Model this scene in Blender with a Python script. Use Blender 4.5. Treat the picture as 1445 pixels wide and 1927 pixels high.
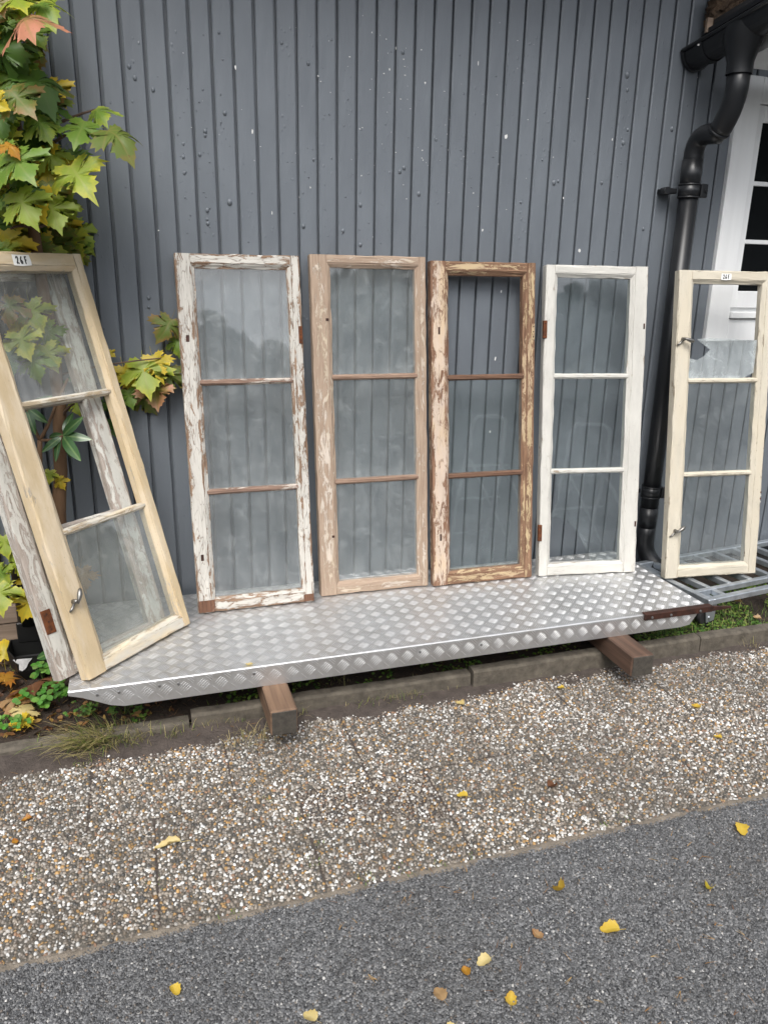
import bpy, math, random
import numpy as np
from mathutils import Matrix, Vector
random.seed(7); rng = np.random.default_rng(11)
for o in list(bpy.data.objects): bpy.data.objects.remove(o)
SC = bpy.context.scene
COL = SC.collection
R = math.radians

# ------------------------------------------------------------------ camera
H0 = 1.45
ROT = np.array([[0.9522995661, -0.0747742404, 0.2958620445],
                [-0.3046567857, -0.2888700163, 0.9076003287],
                [0.0176005485, -0.9544437787, -0.2978712709]])   # camera right / down / forward in world axes
cam = bpy.data.cameras.new('camera'); co = bpy.data.objects.new('camera', cam); COL.objects.link(co)
cam.sensor_fit = 'HORIZONTAL'; cam.sensor_width = 36.0; cam.lens = 1447.0/1445.0*36.0
cam.clip_start = 0.02; cam.clip_end = 900
M = Matrix.Identity(4)
for r in range(3):
    M[r][0] = ROT[r, 0]; M[r][1] = -ROT[r, 1]; M[r][2] = -ROT[r, 2]
M[2][3] = H0
co.matrix_world = M
SC.camera = co

# ------------------------------------------------------------------ sky, sun, exposure
w = bpy.data.worlds.new('World'); SC.world = w; w.use_nodes = True
nt = w.node_tree; nt.nodes.clear()
sky = nt.nodes.new('ShaderNodeTexSky'); sky.sky_type = 'NISHITA'; sky.sun_disc = False
SUN_EL, SUN_AZ = 52.0, 200.0           # azimuth clockwise from +Y
sky.sun_elevation = R(SUN_EL); sky.sun_rotation = R(SUN_AZ); sky.air_density = 1.0; sky.dust_density = 3.0; sky.ozone_density = 1.0
hs = nt.nodes.new('ShaderNodeHueSaturation'); hs.inputs['Saturation'].default_value = 0.28     # overcast: grey cloud light
bg = nt.nodes.new('ShaderNodeBackground'); bg.inputs['Strength'].default_value = 0.15
wo = nt.nodes.new('ShaderNodeOutputWorld')
nt.links.new(sky.outputs[0], hs.inputs['Color']); nt.links.new(hs.outputs[0], bg.inputs['Color']); nt.links.new(bg.outputs[0], wo.inputs['Surface'])
sl = bpy.data.lights.new('sun', 'SUN'); sl.energy = 1.1; sl.angle = R(28); sl.color = (1.0, 0.97, 0.93)
so = bpy.data.objects.new('sun', sl); COL.objects.link(so)
az, el = R(SUN_AZ), R(SUN_EL)
sd = Vector((math.sin(az)*math.cos(el), math.cos(az)*math.cos(el), math.sin(el)))
so.rotation_euler = sd.to_track_quat('Z', 'Y').to_euler(); so.location = (0, -3, 6)
SC.view_settings.view_transform = 'Standard'; SC.view_settings.look = 'None'
SC.view_settings.exposure = 0.98; SC.view_settings.gamma = 1.0; SC.view_settings.use_curve_mapping = False
SC.render.engine = 'CYCLES'
SC.render.resolution_x = 767; SC.render.resolution_y = 1024
SC.cycles.transparent_max_bounces = 16; SC.cycles.max_bounces = 6

# ------------------------------------------------------------------ helpers
def ray(px, py): return ROT @ np.array([px-722.5, py-963.5, 1447.0])
def at(px, py, Y):
    r = ray(px, py); return Vector(r*(Y/r[1])) + Vector((0, 0, H0))
def atz(px, py, z=0.0):
    r = ray(px, py); return Vector(r*((z-H0)/r[2])) + Vector((0, 0, H0))

def link(o, parent=None, kind=None, label=None, cat=None, group=None):
    COL.objects.link(o)
    if parent is not None: o.parent = parent
    if kind: o['kind'] = kind
    if label: o['label'] = label
    if cat: o['category'] = cat
    if group: o['group'] = group
    return o
def mesh(name, v, f, mat=None, smooth=False):
    me = bpy.data.meshes.new(name)
    me.from_pydata([tuple(map(float, p)) for p in v], [], [tuple(map(int, q)) for q in f]); me.update()
    if smooth: me.polygons.foreach_set('use_smooth', [True]*len(me.polygons))
    if mat: me.materials.append(mat)
    return me
def fast_mesh(name, v, tris, mat, cols=None, smooth=True):
    me = bpy.data.meshes.new(name); n = len(v); t = len(tris)
    me.vertices.add(n); me.vertices.foreach_set('co', np.asarray(v, np.float32).ravel())
    me.loops.add(t*3); me.loops.foreach_set('vertex_index', np.asarray(tris, np.int32).ravel())
    me.polygons.add(t); me.polygons.foreach_set('loop_start', np.arange(0, t*3, 3, dtype=np.int32))
    me.update(calc_edges=True)
    if smooth: me.polygons.foreach_set('use_smooth', np.ones(t, bool))
    if cols is not None:
        a = me.color_attributes.new('col', 'FLOAT_COLOR', 'POINT')
        c = np.ones((n, 4), np.float32); c[:, :3] = cols; a.data.foreach_set('color', c.ravel())
    me.materials.append(mat); me.validate(); return me
def obj(name, me, parent=None, **k):
    return link(bpy.data.objects.new(name, me), parent, **k)
def empty(name, loc=(0, 0, 0), rot=(0, 0, 0), **k):
    o = bpy.data.objects.new(name, None); o.location = loc; o.rotation_euler = rot; o.empty_display_size = .05
    return link(o, **k)
def boxvf(x0, x1, y0, y1, z0, z1, b=0.0):
    if b <= 0:
        v = [(x, y, z) for z in (z0, z1) for y in (y0, y1) for x in (x0, x1)]
        return v, [(0, 2, 3, 1), (4, 5, 7, 6), (0, 1, 5, 4), (2, 6, 7, 3), (0, 4, 6, 2), (1, 3, 7, 5)]
    v = []; 
    for z, y, x in [(z, y, x) for z in (0, 1) for y in (0, 1) for x in (0, 1)]:
        X = (x0, x1)[x]; Y = (y0, y1)[y]; Z = (z0, z1)[z]
        dx = b if x == 0 else -b; dy = b if y == 0 else -b; dz = b if z == 0 else -b
        v += [(X, Y+dy, Z+dz), (X+dx, Y, Z+dz), (X+dx, Y+dy, Z)]
    i = lambda x, y, z, k: ((z*2+y)*2+x)*3+k
    f = []
    f += [(i(0,0,0,0), i(0,0,1,0), i(0,1,1,0), i(0,1,0,0)), (i(1,0,0,0), i(1,1,0,0), i(1,1,1,0), i(1,0,1,0))]
    f += [(i(0,0,0,1), i(1,0,0,1), i(1,0,1,1), i(0,0,1,1)), (i(0,1,0,1), i(0,1,1,1), i(1,1,1,1), i(1,1,0,1))]
    f += [(i(0,0,0,2), i(0,1,0,2), i(1,1,0,2), i(1,0,0,2)), (i(0,0,1,2), i(1,0,1,2), i(1,1,1,2), i(0,1,1,2))]
    for y in (0, 1):
        for z in (0, 1):
            f.append((i(0,y,z,1), i(1,y,z,1), i(1,y,z,2), i(0,y,z,2)))
    for x in (0, 1):
        for z in (0, 1):
            f.append((i(x,0,z,0), i(x,1,z,0), i(x,1,z,2), i(x,0,z,2)))
        for y in (0, 1):
            f.append((i(x,y,0,0), i(x,y,1,0), i(x,y,1,1), i(x,y,0,1)))
    for x in (0, 1):
        for y in (0, 1):
            for z in (0, 1): f.append((i(x,y,z,0), i(x,y,z,1), i(x,y,z,2)))
    return v, f
def fixn(me):
    import bmesh
    bm = bmesh.new(); bm.from_mesh(me); bmesh.ops.recalc_face_normals(bm, faces=bm.faces); bm.to_mesh(me); bm.free(); return me
def box(name, x0, x1, y0, y1, z0, z1, mat, parent=None, b=0.0, **k):
    v, f = boxvf(x0, x1, y0, y1, z0, z1, b)
    return obj(name, fixn(mesh(name, v, f, mat)), parent, **k)
def tubevf(path, rad, n=16, caps=True):
    path = [Vector(p) for p in path]; m = len(path)
    if not hasattr(rad, '__len__'): rad = [rad]*m
    tan = [(path[min(i+1, m-1)]-path[max(i-1, 0)]).normalized() for i in range(m)]
    u = tan[0].orthogonal().normalized(); v = []; f = []
    for i in range(m):
        u = (u - tan[i]*u.dot(tan[i])).normalized(); q = tan[i].cross(u)
        for k in range(n):
            a = 2*math.pi*k/n; v.append(path[i]+(u*math.cos(a)+q*math.sin(a))*rad[i])
    for i in range(m-1):
        for k in range(n):
            k2 = (k+1) % n; f.append((i*n+k, i*n+k2, (i+1)*n+k2, (i+1)*n+k))
    if caps: f.append(tuple(reversed(range(n)))); f.append(tuple((m-1)*n+k for k in range(n)))
    return v, f
def tube(name, path, rad, mat, parent=None, n=16, smooth=True, caps=True, **k):
    v, f = tubevf(path, rad, n, caps); me = mesh(name, v, f, mat)
    if smooth: me.polygons.foreach_set('use_smooth', [len(p.vertices) == 4 for p in me.polygons])
    return obj(name, me, parent, **k)
def join(parts):
    V = []; F = []
    for v, f in parts:
        o = len(V); V += list(v); F += [tuple(i+o for i in q) for q in f]
    return V, F
def bez(pts, n=8):
    P = [Vector(p) for p in pts]; out = []
    for i in range(n+1):
        t = i/n; Q = P[:]
        while len(Q) > 1: Q = [Q[j].lerp(Q[j+1], t) for j in range(len(Q)-1)]
        out.append(Q[0])
    return out

# ------------------------------------------------------------------ materials
class NT:
    def __init__(s, name):
        s.m = bpy.data.materials.new(name); s.m.use_nodes = True; s.t = s.m.node_tree; s.t.nodes.clear()
        s.out = s.n('OutputMaterial'); s.p = s.n('BsdfPrincipled'); s.l(s.p.outputs[0], s.out.inputs['Surface'])
    def n(s, typ, **k):
        nd = s.t.nodes.new('ShaderNode'+typ)
        for a, b in k.items(): setattr(nd, a, b)
        return nd
    def l(s, a, b): s.t.links.new(a, b)
    def coord(s, kind='Object', scale=(1, 1, 1), rand=True):
        c = s.n('TexCoord'); mp = s.n('Mapping'); mp.inputs['Scale'].default_value = scale
        if rand:
            oi = s.n('ObjectInfo'); mul = s.n('Math', operation='MULTIPLY'); mul.inputs[1].default_value = 37.0
            s.l(oi.outputs['Random'], mul.inputs[0]); cb = s.n('CombineXYZ')
            for q in range(3): s.l(mul.outputs[0], cb.inputs[q])
            s.l(cb.outputs[0], mp.inputs['Location'])
        s.l(c.outputs[kind], mp.inputs['Vector']); return mp.outputs[0]
    def noise(s, vec, scale, detail=4, rough=.55, dist=0.0):
        q = s.n('TexNoise'); q.inputs['Scale'].default_value = scale; q.inputs['Detail'].default_value = detail
        q.inputs['Roughness'].default_value = rough; q.inputs['Distortion'].default_value = dist
        s.l(vec, q.inputs['Vector']); return q.outputs['Fac']
    def vor(s, vec, scale, feat='F1', out='Distance', rnd=1.0):
        q = s.n('TexVoronoi', feature=feat); q.inputs['Scale'].default_value = scale; q.inputs['Randomness'].default_value = rnd
        s.l(vec, q.inputs['Vector']); return q.outputs[out]
    def ramp(s, fac, stops):
        q = s.n('ValToRGB'); e = q.color_ramp.elements
        while len(e) < len(stops): e.new(.5)
        for el_, (p, c) in zip(e, stops):
            el_.position = p; el_.color = (c, c, c, 1) if not hasattr(c, '__len__') else (*c, 1)
        s.l(fac, q.inputs[0]); return q.outputs[0]
    def mix(s, fac, a, b, blend='MIX'):
        q = s.n('Mix', data_type='RGBA', blend_type=blend)
        for sock, val in ((q.inputs['Factor'], fac), (q.inputs[6], a), (q.inputs[7], b)):
            if hasattr(val, 'is_output'): s.l(val, sock)
            elif hasattr(val, '__len__'): sock.default_value = (*val, 1)
            else: sock.default_value = val
        return q.outputs[2]
    def math(s, op, a, b=None, clamp=False):
        q = s.n('Math', operation=op, use_clamp=clamp)
        for i, val in enumerate((a, b)):
            if val is None: continue
            if hasattr(val, 'is_output'): s.l(val, q.inputs[i])
            else: q.inputs[i].default_value = val
        return q.outputs[0]
    def attr(s, name, out='Fac'):
        q = s.n('Attribute', attribute_name=name); return q.outputs[out]
    def bump(s, h, strength=.5, dist=.002, nrm=None):
        q = s.n('Bump'); q.inputs['Strength'].default_value = strength; q.inputs['Distance'].default_value = dist
        s.l(h, q.inputs['Height'])
        if nrm is not None: s.l(nrm, q.inputs['Normal'])
        return q.outputs[0]
    def set(s, col=None, rough=None, metal=None, nrm=None, spec=None):
        for key, val in (('Base Color', col), ('Roughness', rough), ('Metallic', metal), ('Normal', nrm), ('Specular IOR Level', spec)):
            if val is None: continue
            if hasattr(val, 'is_output'): s.l(val, s.p.inputs[key])
            elif hasattr(val, '__len__'): s.p.inputs[key].default_value = (*val, 1)
            else: s.p.inputs[key].default_value = val
        return s.m

def m_wall():
    s = NT('wall_paint'); c = s.coord('Object', (1, 1, .35)); w_ = s.n('TexCoord').outputs['Object']
    n1 = s.noise(c, 9, 5); n2 = s.noise(s.coord('Object', (1, 1, .12)), 140, 4)
    col = s.mix(s.ramp(n1, [(.3, 0), (.75, 1)]), (.124, .139, .157), (.150, .168, .188))
    oi = s.n('ObjectInfo').outputs['Random']
    col = s.mix(s.math('MULTIPLY', oi, .22), col, (.105, .118, .134))
    sc = s.ramp(s.noise(s.coord('Object', (.35, 1, 1)), 60, 6, .7), [(.70, 0), (.76, 1)])
    big = s.ramp(s.noise(s.coord('Object', (1, 1, 1)), 3.5, 2), [(.48, 0), (.62, 1)])
    col = s.mix(s.math('MULTIPLY', s.math('MULTIPLY', sc, big), .45), col, (.36, .36, .36))
    bl = s.ramp(s.vor(s.coord('Object', (1, 1, .6)), 55), [(.0, 1), (.22, .0)])
    msk = s.ramp(s.noise(s.coord('Object', (1, 1, .5)), 7, 2), [(.5, 0), (.66, 1)])
    h = s.math('ADD', s.math('MULTIPLY', bl, msk), s.math('MULTIPLY', n2, .22))
    h = s.math('ADD', h, s.math('MULTIPLY', s.noise(c, 45, 3), .5))
    rg = s.ramp(n1, [(.3, .36), (.8, .5)])
    return s.set(col, rg, 0, s.bump(h, .6, .0026), .5)
def m_paint(name, paint, wood, dark, wear, crack=.5, second=None, rough=.6):
    """old paint flaking off weathered wood; local Z is the grain; 'wear' attribute marks arrises"""
    s = NT(name)
    g = s.coord('Object', (1, 1, .05)); gn = s.noise(g, 170, 5, .65)
    fl = s.noise(s.coord('Object', (1, 1, .26)), 50, 11, .78, .9); fl2 = s.noise(s.coord('Object', (1, 1, .5)), 9, 3)
    woodc = s.mix(s.ramp(gn, [(.3, 0), (.7, 1)]), dark, wood)
    a = s.attr('wear')
    k = s.math('ADD', fl, s.math('MULTIPLY', a, .13)); k = s.math('ADD', k, s.math('MULTIPLY', s.math('SUBTRACT', fl2, .5), .30))
    t0 = .80-wear*.45
    mask = s.ramp(k, [(t0, 0), (t0+.035, 1)])
    pc = s.mix(s.ramp(s.noise(s.coord('Object', (1, 1, .3)), 16, 6, .7), [(.35, 0), (.7, 1)]), paint, tuple(x*.80 for x in paint))
    if second: pc = s.mix(s.ramp(s.noise(s.coord('Object', (1, 1, .25)), 12, 5, .65), [(.46, 0), (.60, 1)]), pc, second)
    cv = s.coord('Object', (1, 1, .13))
    wob = s.n('VectorMath', operation='ADD'); nz = s.n('TexNoise'); nz.inputs['Scale'].default_value = 30; s.l(cv, nz.inputs['Vector'])
    sc_ = s.n('VectorMath', operation='SCALE'); sc_.inputs['Scale'].default_value = .03; s.l(nz.outputs['Color'], sc_.inputs[0]); s.l(cv, wob.inputs[0]); s.l(sc_.outputs[0], wob.inputs[1])
    ve = s.vor(wob.outputs[0], 95, 'DISTANCE_TO_EDGE')
    cm = s.ramp(ve, [(.0, 1), (.045, 0)]); cz = s.ramp(s.noise(s.coord('Object', (1, 1, .4)), 11, 3), [(.62-.3*crack, 0), (.74-.3*crack, 1)])
    ckm = s.math('MULTIPLY', s.math('MULTIPLY', cm, cz), min(1, .25+crack*.5))
    pc = s.mix(ckm, pc, tuple(x*.8 for x in dark))
    dirt = s.ramp(s.noise(s.coord('Object', (1, 1, .6)), 190, 3, .6), [(.66, 0), (.74, 1)])
    pc = s.mix(s.math('MULTIPLY', dirt, .5), pc, (.16, .13, .10))
    col = s.mix(mask, pc, woodc)
    h = s.math('SUBTRACT', s.math('MULTIPLY', gn, .45), s.math('MULTIPLY', mask, .55)); h = s.math('SUBTRACT', h, s.math('MULTIPLY', ckm, .6))
    return s.set(col, s.mix(mask, (rough,)*3, (.85,)*3), 0, s.bump(h, .75, .0016), .35)
def m_glass(name, dirt, col=(.52, .55, .56), tint=(.955, .97, .965)):
    s = NT(name); s.t.nodes.remove(s.p)
    c = s.coord('Object', (1, 1, 1))
    n1 = s.noise(c, 7, 7, .62, .8); n2 = s.noise(s.coord('Object', (1, 1, .25)), 26, 6, .7); n3 = s.noise(c, 130, 3, .6)
    gen = s.n('TexCoord').outputs['Generated']; sp = s.n('SeparateXYZ'); s.l(gen, sp.inputs[0])
    ed = s.ramp(sp.outputs['Z'], [(.0, 1), (.10, .25), (.4, 0)])
    ex = s.ramp(s.math('ABSOLUTE', s.math('SUBTRACT', sp.outputs['X'], .5)), [(.38, 0), (.5, 1)])
    k = s.math('ADD', s.math('MULTIPLY', s.ramp(n1, [(.32, .45), (.72, 1)]), .75), s.math('MULTIPLY', s.ramp(n2, [(.4, 0), (.8, 1)]), .5))
    k = s.math('ADD', k, s.math('MULTIPLY', ed, s.math('MULTIPLY', s.ramp(n2, [(.3, 0), (.7, 1)]), 1.3)))
    k = s.math('ADD', k, s.math('MULTIPLY', ex, s.math('MULTIPLY', n1, .4)))
    k = s.math('ADD', k, s.math('MULTIPLY', s.ramp(n3, [(.68, 0), (.76, 1)]), s.ramp(n2, [(.5, 0), (.65, 1.2)])))
    k = s.math('ADD', k, s.math('MULTIPLY', s.ramp(s.noise(c, 17, 8, .72, 1.5), [(.52, 0), (.70, 1)]), .7))
    k = s.math('MULTIPLY', k, dirt, True)
    tr = s.n('BsdfTransparent'); tr.inputs[0].default_value = (*tint, 1)
    gl = s.n('BsdfGlossy'); gl.inputs['Roughness'].default_value = .03; gl.inputs['Color'].default_value = (.92, .93, .93, 1)
    fr = s.n('Fresnel'); fr.inputs['IOR'].default_value = 1.5
    bp = s.bump(s.noise(c, 5, 2), .10, .004); s.l(bp, gl.inputs['Normal'])
    m1 = s.n('MixShader'); front = s.math('SUBTRACT', 1.0, s.n('NewGeometry').outputs['Backfacing'])      # both glass surfaces counted on the outer face
    s.l(s.math('MULTIPLY', s.math('MULTIPLY', fr.outputs[0], 1.9), front, True), m1.inputs[0]); s.l(tr.outputs[0], m1.inputs[1]); s.l(gl.outputs[0], m1.inputs[2])
    df = s.n('BsdfDiffuse'); df.inputs[0].default_value = (*col, 1)
    m2 = s.n('MixShader'); s.l(k, m2.inputs[0]); s.l(m1.outputs[0], m2.inputs[1]); s.l(df.outputs[0], m2.inputs[2])
    s.l(m2.outputs[0], s.out.inputs['Surface']); return s.m
def m_alu():
    s = NT('aluminium_tread'); c = s.coord('Object', (1, 1, 1), False)
    n = s.noise(c, 8, 5, .65); n2 = s.noise(c, 160, 3)
    grime = s.ramp(s.noise(c, 6, 9, .75), [(.42, 0), (.72, 1)])
    col = s.mix(s.math('MULTIPLY', grime, .75), (.66, .665, .67), (.44, .425, .40))
    rg = s.ramp(s.math('ADD', s.math('MULTIPLY', n, .7), s.math('MULTIPLY', n2, .3)), [(.3, .36), (.75, .54)])
    return s.set(col, rg, .84, s.bump(n2, .12, .0006))
def m_simple(name, col, rough=.6, metal=0.0, var=.25, scale=20, bumpk=.3, bd=.001, stretch=(1, 1, 1), spec=.4, col2=None):
    s = NT(name); c = s.coord('Object', stretch); n = s.noise(c, scale, 6, .62)
    c2 = col2 or tuple(x*(1-var) for x in col)
    cc = s.mix(s.ramp(n, [(.3, 0), (.72, 1)]), col, c2)
    return s.set(cc, rough, metal, s.bump(s.noise(c, scale*4, 4), bumpk, bd), spec)
def m_vcol(name, rough=.6, bumpk=0.0, var=.0, spec=.4, transl=0.0, damp=None):
    s = NT(name); col = s.attr('col', 'Color')
    if var:
        c = s.coord('Object', (1, 1, 1)); col = s.mix(s.math('MULTIPLY', s.noise(c, 200, 3), var), col, (.05, .045, .04))
    if damp:
        g = s.n('NewGeometry').outputs['Position']; k = s.ramp(s.noise(g, 2.6, 7, .68), [(.40, 0), (.64, 1)])
        col = s.mix(s.math('MULTIPLY', k, damp), col, (.035, .030, .024))
    m = s.set(col, rough, 0, None, spec)
    if transl:
        tl = s.n('BsdfTranslucent'); s.l(col, tl.inputs[0]); mx = s.n('MixShader'); mx.inputs[0].default_value = transl
        s.l(s.p.outputs[0], mx.inputs[1]); s.l(tl.outputs[0], mx.inputs[2]); s.l(mx.outputs[0], s.out.inputs['Surface'])
    return m
def m_leaf(name, a, b, vein, edge=.55, spots=(.16, .07, .03)):
    s = NT(name); tc = s.n('TexCoord').outputs['Object']; c = s.coord('Object', (1, 1, 1))
    e = s.attr('edge'); n = s.noise(c, 22, 5, .65); oi = s.n('ObjectInfo').outputs['Random']
    k = s.math('ADD', s.math('MULTIPLY', e, .55), s.math('MULTIPLY', s.math('SUBTRACT', n, .5), 1.1))
    k = s.math('ADD', k, s.math('MULTIPLY', s.math('SUBTRACT', oi, .5), .35))
    col = s.mix(s.ramp(k, [(edge-.22, 0), (edge+.28, 1)]), a, b)
    sp = s.n('SeparateXYZ'); s.l(tc, sp.inputs[0]); ax = s.math('ABSOLUTE', sp.outputs[0]); y = sp.outputs[1]
    d = ax
    for th in (46, 98):
        q = s.math('ABSOLUTE', s.math('SUBTRACT', s.math('MULTIPLY', ax, math.cos(R(th))), s.math('MULTIPLY', y, math.sin(R(th)))))
        d = s.math('MINIMUM', d, q)
    col = s.mix(s.math('MULTIPLY', s.ramp(d, [(.0, 1), (.0016, 0)]), .55), col, vein)
    col = s.mix(s.ramp(s.noise(c, 60, 4, .7), [(.66, 0), (.74, .8)]), col, spots)
    s.set(col, .42, 0, s.bump(s.math('ADD', s.math('MULTIPLY', d, 60), s.noise(c, 120, 3)), .35, .001), .4)
    tl = s.n('BsdfTranslucent'); s.l(col, tl.inputs[0]); mx = s.n('MixShader'); mx.inputs[0].default_value = .38
    s.l(s.p.outputs[0], mx.inputs[1]); s.l(tl.outputs[0], mx.inputs[2]); s.l(mx.outputs[0], s.out.inputs['Surface']); return s.m
def m_grainwood(name, a, b, grain=(1, .06, 1), rough=.75, scale=60):
    s = NT(name); c = s.coord('Object', grain); n = s.noise(c, scale, 5, .6, 1.2)
    wv = s.n('TexWave'); wv.wave_type = 'RINGS'; wv.rings_direction = 'Y'; wv.inputs['Scale'].default_value = 9; wv.inputs['Distortion'].default_value = 9; wv.inputs['Detail'].default_value = 3; wv.inputs['Detail Scale'].default_value = 1.2
    s.l(s.coord('Object', grain), wv.inputs['Vector'])
    k = s.math('ADD', s.math('MULTIPLY', n, .82), s.math('MULTIPLY', wv.outputs['Fac'], .18))
    col = s.mix(s.ramp(k, [(.28, 0), (.75, 1)]), a, b)
    return s.set(col, rough, 0, s.bump(k, .5, .0015), .3)

MAT = {}
MAT['wall'] = m_wall()
MAT['backing'] = m_simple('dark_gap', (.02, .021, .023), .9)
MAT['concrete'] = m_simple('foundation_concrete', (.22, .21, .19), .9, 0, .45, 14, .8, .004)
MAT['kerb'] = m_simple('kerb_concrete', (.145, .125, .098), .92, 0, .6, 26, 1.0, .003)
MAT['trim'] = m_simple('white_trim_paint', (.80, .81, .81), .5, 0, .12, 12, .5, .0012, (1, 1, .1))
MAT['darkpane'] = m_simple('house_window_glass', (.008, .009, .010), .08, 0, .1, 3, 0, .001, (1, 1, 1), .2)
MAT['black_steel'] = m_simple('black_coated_steel', (.012, .013, .015), .36, 0, .3, 9, .25, .0010, (1, 1, 1), .45)
MAT['black_plastic'] = m_simple('black_plastic', (.012, .012, .012), .42, 0, .3, 30, .15, .0008)
MAT['scuff'] = m_simple('torn_white_sticker', (.62, .62, .62), .6, 0, .4, 50)
MAT['alu'] = m_alu()
MAT['rib'] = m_simple('polished_rib', (.88, .88, .88), .34, .85, .25, 40, .1)
MAT['rivet'] = m_simple('dull_rivet', (.28, .28, .28), .4, .8)
MAT['galv'] = m_simple('galvanised_steel', (.52, .56, .60), .42, .75, .42, 22, .3, .0008)
MAT['rust'] = m_simple('rusty_steel', (.17, .055, .018), .8, .1, .6, 60, .8, .0015, (1, 1, 1), .3, (.045, .020, .012))
MAT['darkrust'] = m_simple('dark_rusted_strip', (.075, .030, .020), .6, .3, .6, 45, .8, .001, (1, 1, 1), .4, (.02, .012, .010))
MAT['rubber'] = m_simple('black_rubber', (.02, .02, .021), .7, 0, .3, 40, .4)
MAT['beam'] = m_grainwood('brown_timber', (.215, .135, .085), (.11, .068, .045))
MAT['beam2'] = m_grainwood('dark_brown_timber', (.135, .080, .055), (.060, .038, .028))
MAT['endgrain'] = m_simple('tarred_end_grain', (.075, .066, .054), .85, 0, .5, 60, .8, .002)
MAT['plank'] = m_grainwood('grey_brown_plank', (.25, .19, .145), (.13, .095, .07), (.06, 1, 1))
MAT['post'] = m_grainwood('brown_post', (.17, .095, .045), (.07, .04, .02), (1, 1, .06))
MAT['rotwood'] = m_simple('rotten_wood', (.10, .065, .04), .95, 0, .8, 35, 1.0, .006)
MAT['roof'] = m_simple('black_roof_felt', (.02, .02, .022), .9, 0, .3, 60, .8, .002)
MAT['pebble'] = m_vcol('pebbles', .45, 0, .35, .5, 0, .45)
MAT['matrix'] = m_simple('slab_cement', (.125, .113, .095), .95, 0, .5, 60, 1.0, .003)
MAT['grain'] = m_vcol('asphalt_stones', .48, 0, .35, .5, 0, .30)
MAT['soil'] = m_simple('soil', (.085, .068, .058), .97, 0, .45, 30, 1.0, .006)
MAT['sand'] = m_simple('dirty_sand', (.23, .195, .155), .97, 0, .5, 50, 1.0, .004)
MAT['bedsoil'] = m_simple('bed_soil', (.050, .036, .026), .97, 0, .5, 40, 1.0, .008)
MAT['plant'] = m_vcol('plants', .5, 0, 0, .35, .3)
MAT['bark'] = m_simple('young_bark', (.20, .115, .062), .8, 0, .45, 30, .7, .002, (1, 1, .2))
MAT['twig'] = m_simple('twig_bark', (.12, .075, .05), .8, 0, .4, 40)
MAT['tape'] = m_simple('paper_tape', (.78, .78, .76), .6, 0, .06, 40)
MAT['ink'] = m_simple('black_marker', (.012, .012, .012), .5)
MAT['iron'] = m_simple('worn_iron', (.30, .29, .27), .38, .9, .5, 40, .3)
MAT['white_chip'] = m_simple('white_undercoat', (.72, .72, .70), .7)
def m_asphalt():
    s = NT('asphalt'); c = s.n('TexCoord').outputs['Object']
    v = s.vor(c, 170, 'F1', 'Color'); d = s.vor(c, 170)
    bw = s.n('RGBToBW'); s.l(v, bw.inputs[0])
    col = s.ramp(bw.outputs[0], [(.15, (.040, .041, .043)), (.55, (.105, .108, .112)), (.85, (.20, .20, .20)), (.95, (.40, .39, .37))])
    return s.set(col, .75, 0, s.bump(s.math('MULTIPLY', d, -1), 1.0, .004), .3)
MAT['asphalt'] = m_asphalt()
LEAF = {
 'green': m_leaf('leaf_green', (0.147, 0.250, 0.036), (0.384, 0.422, 0.051), (.22, .28, .06)),
 'dark': m_leaf('leaf_dark_green', (0.083, 0.166, 0.028), (0.218, 0.282, 0.038), (.10, .17, .04), .8),
 'lime': m_leaf('leaf_lime', (0.282, 0.365, 0.044), (0.691, 0.589, 0.058), (.34, .36, .08), .6),
 'yellow': m_leaf('leaf_yellow', (0.538, 0.435, 0.038), (0.768, 0.538, 0.045), (.45, .40, .06), .4),
 'pink': m_leaf('leaf_pink', (.22, .20, .045), (.58, .25, .155), (.40, .25, .09), .35),
 'rust': m_leaf('leaf_green_rust', (0.141, 0.192, 0.038), (0.384, 0.166, 0.064), (.26, .22, .07), .55),
 'orange': m_leaf('leaf_orange', (.48, .24, .030), (.36, .12, .025), (.40, .24, .06), .45),
 'brown': m_leaf('leaf_brown', (.22, .095, .045), (.13, .060, .030), (.26, .14, .07), .5),
 'tan': m_leaf('leaf_tan', (.42, .27, .13), (.33, .17, .075), (.48, .34, .18), .5),
 'pale': m_leaf('leaf_pale', (.68, .55, .24), (.58, .44, .17), (.66, .56, .30), .5, (.3, .2, .08)),
 'gold': m_leaf('leaf_gold', (.66, .46, .060), (.56, .34, .045), (.70, .55, .12), .5, (.35, .17, .04)),
}

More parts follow.
